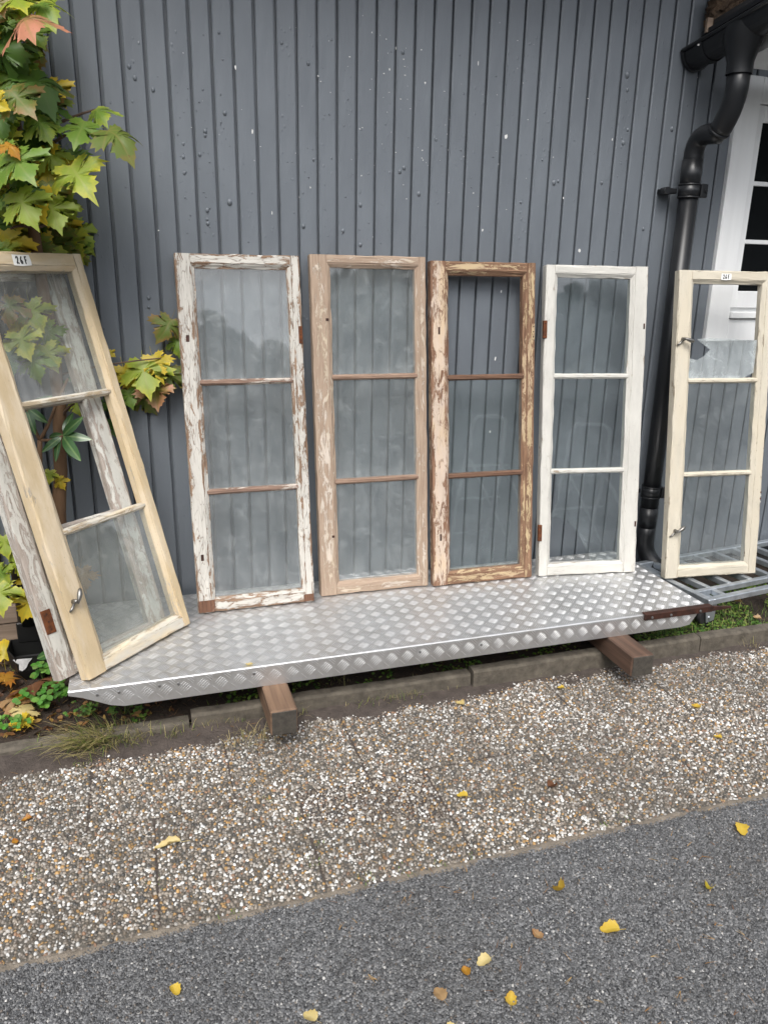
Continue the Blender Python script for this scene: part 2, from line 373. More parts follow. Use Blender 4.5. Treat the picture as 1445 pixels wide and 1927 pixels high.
# ------------------------------------------------------------------ ground
asp = obj('asphalt', mesh('asphalt', [(-120, -160, -.003), (120, -160, -.003), (120, 1.475, -.003), (-120, 1.475, -.003)], [(0, 1, 2, 3)], MAT['asphalt']), kind='structure')
def domes(pos, rad, hgt, col, sides, mid, midz, flat=False, jit=.18, seed=0):
    """many small stones: a jittered ring, a second ring, a top point"""
    g = np.random.default_rng(seed); n = len(pos); a0 = g.uniform(0, 2*np.pi, n); el_ = g.uniform(.52, .95, n); ro = g.uniform(0, np.pi, n)
    k = np.arange(sides)*2*np.pi/sides
    V = np.zeros((n, sides*2+1, 3), np.float32)
    jr = g.uniform(1-jit, 1+jit, (n, sides))
    for ring, (rs, zs) in enumerate(((1.0, -.25), (mid, midz))):
        x = rad[:, None]*rs*jr*np.cos(k+a0[:, None]); y = rad[:, None]*rs*jr*np.sin(k+a0[:, None])*el_[:, None]
        V[:, ring*sides:(ring+1)*sides, 0] = pos[:, 0:1]+x*np.cos(ro)[:, None]-y*np.sin(ro)[:, None]
        V[:, ring*sides:(ring+1)*sides, 1] = pos[:, 1:2]+x*np.sin(ro)[:, None]+y*np.cos(ro)[:, None]
        V[:, ring*sides:(ring+1)*sides, 2] = pos[:, 2:3]+hgt[:, None]*zs
    V[:, -1, :2] = pos[:, :2]; V[:, -1, 2] = pos[:, 2]+hgt
    T = []
    for i in range(sides):
        j = (i+1) % sides
        T += [(i, j, sides+j), (i, sides+j, sides+i), (sides+i, sides+j, 2*sides)]
    T = np.array(T); tris = (np.arange(n)*(sides*2+1))[:, None, None]+T[None]
    return V.reshape(-1, 3), tris.reshape(-1, 3), np.repeat(col, sides*2+1, axis=0)
def palette(n, cols, wts, seed, var=.15):
    g = np.random.default_rng(seed); idx = g.choice(len(cols), n, p=np.array(wts)/sum(wts))
    return np.clip(np.array(cols)[idx]*g.uniform(1-var, 1+var, (n, 1)), 0, 1)
def hexgrid(wx, wy, sp, jit, seed):
    g = np.random.default_rng(seed); ys = np.arange(sp*.45, wy, sp*.87); P = []
    for i, y in enumerate(ys):
        xs = np.arange((.3 if i % 2 else .8)*sp, wx, sp); P.append(np.stack([xs, np.full_like(xs, y)], 1))
    P = np.concatenate(P); P += g.uniform(-jit, jit, P.shape)*sp; return P
PW = .5
agg = []
for k in range(3):
    P = hexgrid(PW, PW, .0056, .42, 30+k); n = len(P); g = np.random.default_rng(50+k)
    rad = g.uniform(.0017, .0042, n); pos = np.concatenate([P, g.uniform(-.0035, -.0012, (n, 1))], 1)
    col = palette(n, [(.045, .046, .048), (.090, .092, .096), (.15, .153, .158), (.24, .24, .24), (.44, .43, .41), (.13, .105, .085)], [22, 36, 28, 9, 1, 4], k, .3)
    v, t, c = domes(pos, rad, rad*g.uniform(.5, .9, n), col, 5, .62, .75, jit=.3, seed=k)
    agg.append(fast_mesh('aggregate', v, t, MAT['grain'], c, False))
i = 0
for iy in range(3):
    for ix in range(9):
        x0 = -1.25+ix*PW; y1 = 1.468-iy*PW
        o = obj('aggregate', agg[(ix*2+iy) % 3], asp, kind='stuff'); o.location = (x0, y1-PW, 0); i += 1
        if (ix+iy) % 2: o.rotation_euler = (0, 0, math.pi); o.location = (x0+PW, y1, 0)

pav = obj('pavement', mesh('pavement', [(-6, 1.466, -.0035), (9, 1.466, -.0035), (9, 2.275, -.0035), (-6, 2.275, -.0035)], [(0, 1, 2, 3)], MAT['soil']), kind='structure')
SLAB = .3945
peb = []
for k in range(4):
    P = hexgrid(SLAB-.004, SLAB-.004, .0088, .36, 70+k)+.002; n = len(P); g = np.random.default_rng(90+k)
    rad = g.uniform(.0034, .0066, n); pos = np.concatenate([P, g.uniform(-.004, -.0012, (n, 1))], 1)
    col = palette(n, [(.78, .77, .74), (.50, .47, .43), (.31, .265, .215), (.42, .25, .09), (.22, .19, .16), (.06, .058, .055), (.30, .17, .10), (.14, .11, .08)], [13, 17, 19, 9, 18, 9, 4, 16], k, .22)
    v, t, c = domes(pos, rad, rad*g.uniform(.55, .95, n), col, 7, .70, .66, jit=.12, seed=20+k)
    peb.append(fast_mesh('pebbles', v, t, MAT['pebble'], c, True))
slab_me = fixn(mesh('paving_slab', *boxvf(0, SLAB, 0, SLAB, -.05, -.0025, .003), MAT['matrix']))
q = 0
for row, (y0, off) in enumerate(((1.478, -.04), (1.874, -.213))):
    for c_ in range(-4, 9):
        x0 = off+c_*.3965
        s_ = obj('paving_slab', slab_me, pav); s_.location = (x0+.002, y0, random.uniform(-.0008, .001))
        s_.rotation_euler = (R(random.uniform(-.12, .12)), R(random.uniform(-.12, .12)), 0)
        p_ = obj('pebbles', peb[(c_*3+row*2) % 4], s_, kind='stuff'); turn = random.randrange(4)
        p_.rotation_euler = (0, 0, turn*math.pi/2); p_.location = [(0, 0, 0), (SLAB, 0, 0), (SLAB, SLAB, 0), (0, SLAB, 0)][turn]

def sheet(name, x0, x1, y0, y1, nx, ny, zf, mat, **k):
    v = []; f = []
    for j in range(ny+1):
        for i in range(nx+1):
            x = x0+(x1-x0)*i/nx; y = y0+(y1-y0)*j/ny; v.append((x, y, zf(x, y)))
    for j in range(ny):
        for i in range(nx):
            a = j*(nx+1)+i; f.append((a, a+1, a+nx+2, a+nx+1))
    return obj(name, mesh(name, v, f, mat, True), **k)
from mathutils import noise as MN
def nz(x, y, s, o=0.0): return MN.noise(Vector((x*s, y*s, o)))
def soil_z(x, y):
    t = (y-2.05)/.22; bank = max(0, 1-(x+.5)/2.3)            # deeper drift of earth on the left
    bank *= .55; edge = .55*nz(x, y, 5)+.35*nz(x, y, 17, 3)
    return -.012+.028*max(0, t+edge*.55-.45+.35*bank)+.010*bank*max(0, t)**2+.0022*nz(x, y, 60, 1)+.0012*nz(x, y, 170, 2)
sheet('soil_drift', -2.2, 3.4, 2.0, 2.285, 620, 36, soil_z, MAT['soil'], kind='structure')
def sand_z(x, y):
    return -.0035+.0068*max(0, 1-abs(y-1.474-.008*nz(x, 0, 7, 8))/.015)*(.42+.9*nz(x, y, 11, 6))+.0009*nz(x, y, 160, 2)
sheet('sand_line', -2.2, 3.4, 1.452, 1.496, 700, 10, sand_z, MAT['sand'], kind='structure')
def bed_z(x, y): return .030+.016*nz(x, y, 4)+.007*nz(x, y, 19, 2)+.003*nz(x, y, 70, 4)+(.012 if x > 1.8 else 0)
sheet('garden_bed', -3.0, 5.0, 2.30, 3.10, 400, 44, bed_z, MAT['bedsoil'], kind='structure')
kb = obj('kerb', mesh('kerb', *boxvf(-4.2, 6.4, 2.278, 2.318, -.2, .004), MAT['soil']), kind='structure')
for k, (xa, top, dy) in enumerate(((-3.91, .03, 0), (-2.91, .03, .002), (-1.91, .034, -.002), (-.91, .036, .001), (.09, .058, .003), (1.09, .070, -.004), (2.09, .066, 0), (3.09, .066, 0), (4.09, .06, 0), (5.09, .06, 0))):
    nseg = 34; v = []; f = []; prof = [(0, -.2), (0, top-.008), (.003, top-.003), (.009, top), (.042, top+.001), (.05, top-.006), (.05, -.2)]; m_ = len(prof)
    for i in range(nseg+1):
        x = xa+.004+(.992)*i/nseg
        for (py_, pz_) in prof:
            e_ = .0022 if pz_ > 0 else 0
            v.append((x, 2.272+dy+py_+e_*nz(x, py_, 40, k), pz_+e_*nz(x, py_, 28, k+9)+(.004*nz(x, 0, 3, k) if pz_ > 0 else 0)))
    for i in range(nseg):
        for j in range(m_-1): f.append((i*m_+j, (i+1)*m_+j, (i+1)*m_+j+1, i*m_+j+1))
    f += [tuple(range(m_)), tuple(nseg*m_+j for j in reversed(range(m_)))]
    obj('kerb_stone', fixn(mesh('kerb_stone', v, f, MAT['kerb'])), kb)

# ------------------------------------------------------------------ house
D = 2.925
house = empty('house', (0, D, 0), label='dark grey house with vertical board cladding behind the leaning window sashes', cat='house')
hy = -D                                                     # children are given in world metres, shifted by the parent
def hchild(o): o.location = Vector(o.location)+Vector((0, -D, 0)); return o
wall = hchild(box('wall', -3.2, 5.6, D+.0206, D+.16, .10, 3.0, MAT['backing'], house))
PITCH = .07130; G0 = -.178
prof = [(.0, .0200), (.0074, .0200), (.0078, .0030), (.0092, .0022), (.0112, .0006), (.0132, 0.0), (PITCH*.5, 0.0), (PITCH-.0050, 0.0), (PITCH-.0022, .0012), (PITCH-.0014, .0030), (PITCH-.0014, .0200)]
def board_mesh(k):
    v = []; f = []; n = 22; m_ = len(prof); g = random.Random(k)
    for i in range(n+1):
        z = .125+(2.72-.125)*i/n
        for (x, y) in prof: v.append((x+g.uniform(-.0004, .0004), y+(g.uniform(-.0005, .0005) if y < .01 else 0), z))
    for i in range(n):
        for j in range(m_-1): f.append((i*m_+j, i*m_+j+1, (i+1)*m_+j+1, (i+1)*m_+j))
    f += [tuple(range(m_)), tuple(n*m_+j for j in reversed(range(m_)))]
    return fixn(mesh('board', v, f, MAT['wall']))
bms = [board_mesh(k) for k in range(6)]
WX0, WX1 = 2.44, 3.64                                        # the house window opening in the cladding
def board_cut(z0, z1):
    v = []; f = []; m_ = len(prof)
    for z in (z0, z1):
        for (x, y) in prof: v.append((x, y, z))
    for j in range(m_-1): f.append((j, j+1, m_+j+1, m_+j))
    f += [tuple(range(m_)), tuple(m_+j for j in reversed(range(m_)))]
    return fixn(mesh('board', v, f, MAT['wall']))
blow, bhigh = board_cut(.125, 1.21), board_cut(2.23, 2.72)
for k in range(-36, 74):
    x = G0+k*PITCH
    if WX0-.01 < x and x+PITCH < WX1+.02:
        for me in (blow, bhigh):
            b_ = obj('board', me, wall); b_.location = (x, 0, 0); b_.location.y = D
            b_.location = Vector((x, D, 0))
        continue
    b_ = obj('board', bms[k % 6], wall); b_.location = Vector((x, D+random.uniform(-.0006, .0006), random.uniform(-.004, .004)))
# blisters and flaked spots in the paint (on the faces of the boards)
bp = []; 
spots = [(492,320,13),(566,398,11),(571,425,9),(432,380,12),(376,366,11),(645,434,9),(788,364,10),(1180,140,14),(1180,168,9),(1181,243,8),(947,322,15),(944,352,13),(957,143,14),(1042,343,11),(1132,343,8),(708,345,9),(678,385,9),(678,460,9),(243,124,9),(254,146,9),(288,168,9),(580,118,9),(758,97,9),(760,315,9),(752,322,9),(1264,242,11),(390,395,9),(391,420,8),(376,290,7),(1172,268,10),(390,412,6),(411,202,8),(423,212,9),(349,323,6),(1050,340,7),(870,458,8),(1090,60,7),(412,60,6),(1210,430,8),(1196,505,9),(530,80,7),(590,300,6),(820,262,7),(868,470,6),(905,435,7),(1255,410,8),(386,246,9),(386,254,7),(345,270,6),(345,295,7),(347,325,7),(280,560,9),(280,578,7),(1000,400,7),(980,380,6),(1120,380,7),(1080,430,6),(1020,300,6)]
for (px, py, s_) in spots: bp.append((at(px, py, D), s_/1000*1.1, 1.3))
g = random.Random(5)
for k in range(420):
    px = g.choice([g.uniform(330, 440), g.uniform(540, 720), g.uniform(700, 1260), g.uniform(180, 1300)]); py = g.triangular(20, 700, 330)
    bp.append((at(px, py, D), g.choice([.0015, .002, .0025, .003, .0042]), g.uniform(1, 1.6)))
pos = np.array([(p.x, p.z) for p, s_, e_ in bp]); keep = []
for i, (p, s_, e_) in enumerate(bp):
    u = ((p.x-G0) % PITCH)
    if .0135+s_*.6 < u < PITCH-.006-s_*.6: keep.append(i)
n = len(keep); P3 = np.array([(bp[i][0].x, 0, bp[i][0].z) for i in keep]); rr = np.array([bp[i][1]*.70 for i in keep]); ee = np.array([bp[i][2] for i in keep])
sides = 10; kk = np.arange(sides)*2*np.pi/sides; V = np.zeros((n, sides*3+1, 3))
for ring, (rs, hh) in enumerate(((1.0, .0), (.80, .36), (.42, .66))):
    V[:, ring*sides:(ring+1)*sides, 0] = P3[:, :1]+rr[:, None]*rs*np.cos(kk); V[:, ring*sides:(ring+1)*sides, 2] = P3[:, 2:]+(rr*ee)[:, None]*rs*np.sin(kk)
    V[:, ring*sides:(ring+1)*sides, 1] = D-.0002-(rr*hh)[:, None]
V[:, -1] = P3; V[:, -1, 1] = D-.0002-rr*.74
T = []
for i in range(sides):
    j = (i+1) % sides
    for rg_ in range(2):
        a, b, c_, d = rg_*sides+i, rg_*sides+j, (rg_+1)*sides+j, (rg_+1)*sides+i; T += [(a, b, c_), (a, c_, d)]
    T.append((2*sides+i, 2*sides+j, 3*sides))
tr = (np.arange(n)*(sides*3+1))[:, None, None]+np.array(T)[None]
blis = obj('paint_blister', fast_mesh('paint_blister', V.reshape(-1, 3), tr.reshape(-1, 3), MAT['wall'], None, True), wall, kind='stuff')
chips = [(952,256,5,9),(475,246,3,7),(443,125,3,8),(908,432,4,5),(1090,471,5,6),(943,548,3,5),(932,675,3,8),(922,812,4,5),(1060,372,3,4),(1152,262,3,5),(800,155,3,4),(584,352,2,4),(700,60,2,3),(745,90,2,5),(733,130,2,4),(512,400,2,6),(680,330,2,3),(900,118,2,8)]
V = []; F = []
gg = random.Random(2)
def chip(px, py, a, b):
    c_ = at(px, py, D-.0012); o_ = len(V)
    for k in range(9):
        t = 2*math.pi*k/9; r_ = gg.uniform(.6, 1.2); V.append((c_.x+a*.0022*.5*r_*math.cos(t), c_.y, c_.z+b*.0022*.5*r_*math.sin(t)))
    F.append(tuple(o_+k for k in range(9)))
for c_ in chips: chip(*c_)
for k in range(90): chip(gg.gauss(760, 170), gg.gauss(200, 110), gg.choice([1, 1, 2, 3]), gg.choice([1, 1, 2, 2]))
obj('paint_chip', mesh('paint_chip', V, F, MAT['white_chip']), wall, kind='stuff')
hchild(box('foundation', -3.2, 5.6, D+.03, D+.3, -.2, .14, MAT['concrete'], house, .01))
# eaves above the picture
ev = hchild(box('eave', -3.4, 5.8, D-.42, D+.2, 2.74, 2.80, MAT['trim'], house)); 
for k in range(14): 
    box('soffit_board', -3.4, 5.8, D-.42+k*.03+.001, D-.42+k*.03+.028, 2.722, 2.739, MAT['backing'], ev)
hchild(obj('roof', fixn(mesh('roof', [(-3.5, D-.5, 2.80), (5.9, D-.5, 2.80), (5.9, D+3.0, 4.3), (-3.5, D+3.0, 4.3), (-3.5, D-.5, 2.86), (5.9, D-.5, 2.86), (5.9, D+3.0, 4.36), (-3.5, D+3.0, 4.36)], [(0,1,2,3),(4,5,6,7),(0,1,5,4),(1,2,6,5),(2,3,7,6),(3,0,4,7)], MAT['roof'])), house))
# window in the house wall
hw = hchild(obj('window', fixn(mesh('window', *boxvf(2.545, 3.52, D+.006, D+.04, 1.19, 2.16), MAT['trim'])), house))
T0 = D-.022
for (nm, a) in (('casing', (2.440, 2.555, T0, D+.012, 1.180, 2.246)), ('casing', (3.51, 3.625, T0, D+.012, 1.180, 2.246)), ('casing', (2.5553, 3.5097, T0+.001, D+.012, 2.146, 2.245)), ('apron', (2.5553, 3.5097, T0+.002, D+.012, 1.181, 1.277)),
                ('sill', (2.5553, 3.5097, T0-.012, D+.012, 1.280, 1.308))):
    box(nm, *a, MAT['trim'], hw, .003)
for side in (0, 1):
    xa = 2.5555+side*.478; xb = xa+.475
    for a in ((xa, xa+.034, 1.325, 2.142), (xb-.034, xb, 1.325, 2.142)): box('sash_stile', a[0], a[1], D-.012, D+.0055, a[2], a[3], MAT['trim'], hw, .003)
    for a in ((1.3252, 1.398), (2.078, 2.142)): box('sash_rail', xa+.0343, xb-.0343, D-.011, D+.0055, a[0], a[1], MAT['trim'], hw, .003)
    for zc in (1.606, 1.842): box('muntin', xa+.0345, xb-.0345, D-.008, D+.005, zc-.009, zc+.009, MAT['trim'], hw, .002)
    for (za, zb) in ((1.3985, 1.596), (1.6155, 1.832), (1.8515, 2.0775)): box('pane', xa+.0345, xb-.0345, D-.002, D+.0052, za, zb, MAT['darkpane'], hw)

# rain gutter, canopy and downpipes
GX = 2.217; gd = Vector((.03, -1, .140)).normalized()
ge = Vector((2.213, D-.008, 2.300))
def gutter_prof(r, n=14): return [(r*math.cos(math.pi+math.pi*i/n), r*math.sin(math.pi+math.pi*i/n)) for i in range(n+1)]
def gsweep(r0, r1, s0, s1, lip=0.0):
    outer = gutter_prof(r0); inner = list(reversed(gutter_prof(r1))); pr = outer+inner; v = []; m_ = len(pr)
    for s_ in (s0, s1):
        for (a, b) in pr: c_ = ge+gd*s_; v.append((c_.x+a, c_.y, c_.z+b))
    f = [(j, (j+1) % m_, m_+(j+1) % m_, m_+j) for j in range(m_)]; k = len(outer)
    for e_ in (0, 1):
        for j in range(k-1): f.append((e_*m_+j, e_*m_+j+1, e_*m_+m_-2-j, e_*m_+m_-1-j))
    return v, f
def gobj(nm, vf, mat, par): 
    me = fixn(mesh(nm, *vf, mat)); return obj(nm, me, par)
gut = hchild(gobj('gutter', gsweep(.062, .0595, 0, .62), MAT['black_steel'], house))
tubepath = [ge+gd*0+Vector((-.062, 0, .003)), ge+gd*.62+Vector((-.062, 0, .003))]
tube('bead', tubepath, .0085, MAT['black_steel'], gut, 12)
v = [tuple(ge+Vector((0, .0, 0)))]+[(ge.x+1.06*a, ge.y+.0, ge.z+1.06*b) for a, b in gutter_prof(.0625)]
v2 = [(p[0], p[1]-.016, p[2]) for p in v]; f = [(0, i, i+1) for i in range(1, 15)]+[(16, 16+i+1, 16+i) for i in range(1, 15)]+[(i, i+1, 17+i, 16+i) for i in range(1, 15)]
gobj('end_cap', (v+v2, f), MAT['black_steel'], gut)
for s_ in (.085, .52): gobj('bracket', gsweep(.0665, .0622, s_, s_+.028), MAT['black_steel'], gut)
scr = [ge+gd*.1+Vector((-.066, 0, -.012)), ge+gd*.1+Vector((-.0695, 0, -.012))]
tube('screw', scr, .0035, MAT['white_chip'], gut, 8)
OY = 2.655; so_ = (D-OY)/1.0
oc = Vector((GX, OY, ge.z+.140*so_))
v = []; f = []
for (rx, ry, dz) in ((.066, .085, -.004), (.066, .082, -.040), (.056, .062, -.085), (.047, .047, -.125), (.047, .047, -.165)):
    for k in range(20):
        a = 2*math.pi*k/20; v.append((oc.x+rx*math.cos(a), oc.y+ry*math.sin(a), oc.z+dz+(-.14*ry*math.sin(a) if dz > -.1 else 0)))
for i in range(4):
    for k in range(20): f.append((i*20+k, i*20+(k+1) % 20, (i+1)*20+(k+1) % 20, (i+1)*20+k))
o_ = obj('outlet', mesh('outlet', v, f, MAT['black_steel'], True), gut)
dp = hchild(tube('downpipe', [(GX-.008, 2.845, 1.90), (GX-.008, 2.845, .27)], .0380, MAT['black_steel'], house, 24))
top = Vector((GX, OY, oc.z-.13)); bot = Vector((GX-.008, 2.845, 1.84))
p1 = [top, top+Vector((0, 0, -.075))]+bez([top+Vector((0, 0, -.085)), top+Vector((0, .01, -.16)), top+Vector((0, .07, -.22))], 6)
tube('offset_bend', p1, .0410, MAT['black_steel'], dp, 24)
p2 = [top+Vector((-.002, .055, -.205))]+bez([top+Vector((-.002, .075, -.225)), Vector((bot.x, bot.y, bot.z+.175)), Vector((bot.x, bot.y, bot.z+.075))], 8)+[bot+Vector((0, 0, .0))]
tube('offset_bend', p2, .0381, MAT['black_steel'], dp, 24)
tube('socket', [top+Vector((-.002, .060, -.211)), top+Vector((-.002, .068, -.219))], .0424, MAT['black_steel'], dp, 24)
tube('socket', [(bot.x, bot.y, 1.905), (bot.x, bot.y, 1.795)], .0408, MAT['black_steel'], dp, 24)
for zc in (1.788, .515):
    cl = tube('clamp', [(bot.x, bot.y, zc+.026), (bot.x, bot.y, zc-.026)], .0430, MAT['black_steel'], dp, 24)
    for dz in (.024, -.024): tube('rib', [(bot.x, bot.y, zc+dz+.003), (bot.x, bot.y, zc+dz-.003)], .0446, MAT['black_steel'], cl, 24)
    box('lug', bot.x+.030, bot.x+.062, bot.y-.040, bot.y-.026, zc-.026, zc+.026, MAT['black_steel'], cl, .003)
    tube('bolt', [(bot.x+.05, bot.y-.040, zc), (bot.x+.05, bot.y-.046, zc)], .006, MAT['black_steel'], cl, 8)
    box('wall_bracket', bot.x-.095, bot.x-.04, bot.y+.02, D+.0, zc-.010, zc+.010, MAT['black_steel'], cl, .003)
    tube('bracket_eye', [(bot.x-.092, bot.y+.012, zc), (bot.x-.092, bot.y+.05, zc)], .014, MAT['black_steel'], cl, 12)
tube('socket', [(bot.x, bot.y, .44), (bot.x, bot.y, .345)], .0404, MAT['black_steel'], dp, 24)
elb = [(bot.x, bot.y, .36), (bot.x, bot.y, .30)]+bez([(bot.x, bot.y, .28), (bot.x, bot.y-.005, .19), (bot.x+.03, bot.y-.065, .155), (bot.x+.075, bot.y-.13, .145)], 10)
tube('elbow', elb, .0400, MAT['black_steel'], dp, 24)
# canopy over the right hand corner
cn = hchild(obj('canopy', None, house)) if False else None
def along(s_, dx, dz): c_ = ge+gd*s_; return (c_.x+dx, c_.y, c_.z+dz)
def gbox(nm, s0, s1, xa, xb, za, zb, mat, par, slope=0.0):
    v = [along(s_, x, z+slope*(x-xa)) for s_ in (s0, s1) for z in (za, zb) for x in (xa, xb)]
    f = [(0, 1, 3, 2), (4, 6, 7, 5), (0, 4, 5, 1), (2, 3, 7, 6), (0, 2, 6, 4), (1, 5, 7, 3)]
    return obj(nm, fixn(mesh(nm, v, f, mat)), par)
can = hchild(gbox('canopy_roof', .10, .61, -.012, 1.5, .052, .078, MAT['roof'], house, .22))
gbox('drip_edge', .06, .615, -.030, .02, .034, .050, MAT['black_steel'], can)
gbox('fascia', .13, .60, .070, .094, -.085, .045, MAT['trim'], can)
gbox('soffit', .13, .60, .095, 1.45, -.082, -.070, MAT['trim'], can)
# rotten board end above the gutter
g = random.Random(12); v = []; f = []; nx_ = 16; nz_ = 9
for sgn in (0, 1):
    for j in range(nz_+1):
        for i in range(nx_+1):
            x = 2.218+.21*i/nx_; z0_ = 2.385+.16*(x-2.23); hh = .115*(1-.55*abs(i/nx_-.42)**1.4)*(.75+.35*g.random() if j == nz_ else 1)
            v.append((x+g.uniform(-.006, .006), D-.035-.075*sgn*(.6+.4*math.sin(3*i/nx_))+g.uniform(-.008, .008), z0_+hh*j/nz_+g.uniform(-.005, .005)))
st = (nx_+1)*(nz_+1)
for sgn in (0, 1):
    for j in range(nz_):
        for i in range(nx_):
            a = sgn*st+j*(nx_+1)+i; f.append((a, a+1, a+nx_+2, a+nx_+1))
per = [i for i in range(nx_+1)]+[j*(nx_+1)+nx_ for j in range(1, nz_+1)]+[nz_*(nx_+1)+i for i in range(nx_-1, -1, -1)]+[j*(nx_+1) for j in range(nz_-1, 0, -1)]
for a, b in zip(per, per[1:]+per[:1]): f.append((a, b, st+b, st+a))
rb_ = hchild(obj('rotten_board', fixn(mesh('rotten_board', v, f, MAT['rotwood'])), house))
parts = []
for k in range(26):
    b = Vector((g.uniform(2.23, 2.30), D-.10+g.uniform(-.02, .04), g.uniform(2.36, 2.45))); e_ = b+Vector((g.uniform(-.03, .015), g.uniform(-.02, .02), g.uniform(-.01, .04)))
    parts.append(tubevf([b, e_], [.0022, .0006], 4))
obj('splinters', mesh('splinters', *join(parts), MAT['rotwood']), rb_, kind='stuff')
gbox('painted_end', .085, .096, -.036, -.012, .036, .085, MAT['plank'], can)
# second downpipe with its drain hopper on the far left
lp = at(56, 1150, 2.80)
dp2 = hchild(tube('downpipe', [(lp.x-.01, 2.84, 2.72), (lp.x-.01, 2.84, .20)], .0405, MAT['black_steel'], house, 20))
hop = empty('drain_hopper', (lp.x-.005, 2.765, .035), label='black open drain hopper with torn white patch among fallen leaves', cat='drain')
ang = [(-.075, -.035), (-.045, -.082), (.055, -.082), (.085, -.035), (.085, .05), (-.075, .05)]
v = []; lay = [(.62, 0.0, 1), (.92, .045, 1), (1.0, .115, 1), (.95, .115, 1), (.86, .05, 1), (.55, .012, 1)]
for (s_, z, _) in lay: v += [(a*s_, b*s_, z-(.012 if (z > .1 and b < -.04) else 0)) for a, b in ang]
f = [(i*6+k, i*6+(k+1) % 6, (i+1)*6+(k+1) % 6, (i+1)*6+k) for i in range(5) for k in range(6)]+[tuple(range(6)), tuple(30+k for k in reversed(range(6)))]
obj('bowl', fixn(mesh('bowl', v, f, MAT['black_plastic'])), hop)
box('collar', -.048, .048, .042, .052, .10, .18, MAT['black_plastic'], hop, .004)
v = [(-.052, -.077, .098), (-.01, -.0845, .10), (.012, -.084, .098), (-.002, -.083, .082), (-.012, -.081, .062), (-.026, -.079, .05), (-.036, -.078, .055), (-.034, -.079, .078), (-.046, -.078, .088)]
v = [(a*1.0, b*1.0-.002, c_) for a, b, c_ in v]
obj('torn_patch', mesh('torn_patch', v, [tuple(range(9))], MAT['scuff']), hop)
# ------------------------------------------------------------------ plank edging on the far left
pb = empty('plank_edging', (-.8, 2.86, .02), label='low weathered plank edging with a brown post at far left', cat='planter')
def pchild(o): o.location = Vector(o.location)-Vector((-.8, 2.86, .02)); return o
for k, (z0, z1, dy) in enumerate(((.02, .105, 0), (.109, .19, .004), (.194, .262, -.003))):
    pchild(box('plank', -1.5, -.375, 2.865+dy, 2.893+dy, z0, z1, MAT['plank'], pb, .003))
for k in range(5):
    pchild(box('post_board', -.97+k*.092, -.882+k*.092, 2.895, 2.918, .05, .82+.03*(k % 2), MAT['post'], pb, .003))

# ------------------------------------------------------------------ tread plate platform
ZP = .2275
PX0, PX1, PY0, PY1 = -.262, 2.066, 2.232, 2.880
plat = empty('tread_plate_platform', (0, PY0, .153), label='long silver aluminium tread plate platform resting on two beams', cat='platform')
def tchild(o): o.location = Vector(o.location)-Vector((0, PY0, .153)); return o
rb = .006; v = []; f = []
sec = [(PY0, .153), (PY0, ZP-rb)]+[(PY0+rb-rb*math.cos(a), ZP-rb+rb*math.sin(a)) for a in (.4, .8, 1.2)]+[(PY0+rb, ZP)]
n_ = 60
def skirt_low(x):                                           # the front flange is cut off at a slant at both ends
    return min(.06, max(0, (-.125-x)/.137*.066)) if x < -.125 else min(.06, max(0, (x-1.985)/.02*.03))
for i in range(n_+1):
    x = PX0+(PX1-PX0)*i/n_ if i < n_ else PX1
    for j, (y, z) in enumerate(sec): v.append((x, y, z+(skirt_low(x) if j == 0 else 0)))
m_ = len(sec)
for i in range(n_):
    for j in range(m_-1): f.append((i*m_+j, (i+1)*m_+j, (i+1)*m_+j+1, i*m_+j+1))
fl = obj('front_flange', mesh('front_flange', v, f, MAT['alu'], False), plat); tchild(fl)
sm = fl.modifiers.new('thickness', 'SOLIDIFY'); sm.thickness = .003; sm.offset = -1
dk = tchild(box('deck', PX0, PX1, PY0+rb, PY1, ZP-.0028, ZP, MAT['alu'], plat))
tchild(box('back_flange', PX0, PX1, PY1-.003, PY1, .153, ZP-.0031, MAT['alu'], plat))
# tread bars: five lens shaped ribs per cell, cells in a basket weave turned 45 degrees
S = .0405; cs = math.cos(math.pi/4)
bars_top = []; bars_front = []
def add_cells(dst, x0, x1, y0, y1, ox, oy):
    N = int((x1-x0+y1-y0)/S)+6
    for i in range(-N, N):
        for j in range(-N, N):
            cx_ = ox+(i-j)*S*cs; cy_ = oy+(i+j)*S*cs
            if not (x0-.03 < cx_ < x1+.03 and y0-.03 < cy_ < y1+.03): continue
            th = math.pi/4 if (i+j) % 2 == 0 else -math.pi/4
            for k in range(-2, 3):
                L = .0178-(.0010*abs(k)); bx, by = cx_-math.sin(th)*k*.0072, cy_+math.cos(th)*k*.0072
                e0 = (bx+math.cos(th)*L, by+math.sin(th)*L); e1 = (bx-math.cos(th)*L, by-math.sin(th)*L)
                if all(x0+.001 < e[0] < x1-.001 and y0+.001 < e[1] < y1-.001 for e in (e0, e1)): dst.append((bx, by, th, L))
                elif x0+.003 < bx < x1-.003 and y0+.003 < by < y1-.003:
                    L2 = L
                    while L2 > .003 and not all(x0+.001 < bx+sg*math.cos(th)*L2 < x1-.001 and y0+.001 < by+sg*math.sin(th)*L2 < y1-.001 for sg in (1, -1)): L2 -= .001
                    if L2 > .003: dst.append((bx, by, th, L2))
add_cells(bars_top, PX0, PX1, PY0+.005, PY1, .02, PY0+.02)
add_cells(bars_front, PX0, 1.99, .155, ZP-.004, .02, .19)
bars_front = [b_ for b_ in bars_front if b_[1]-.014 > .155+skirt_low(b_[0])]
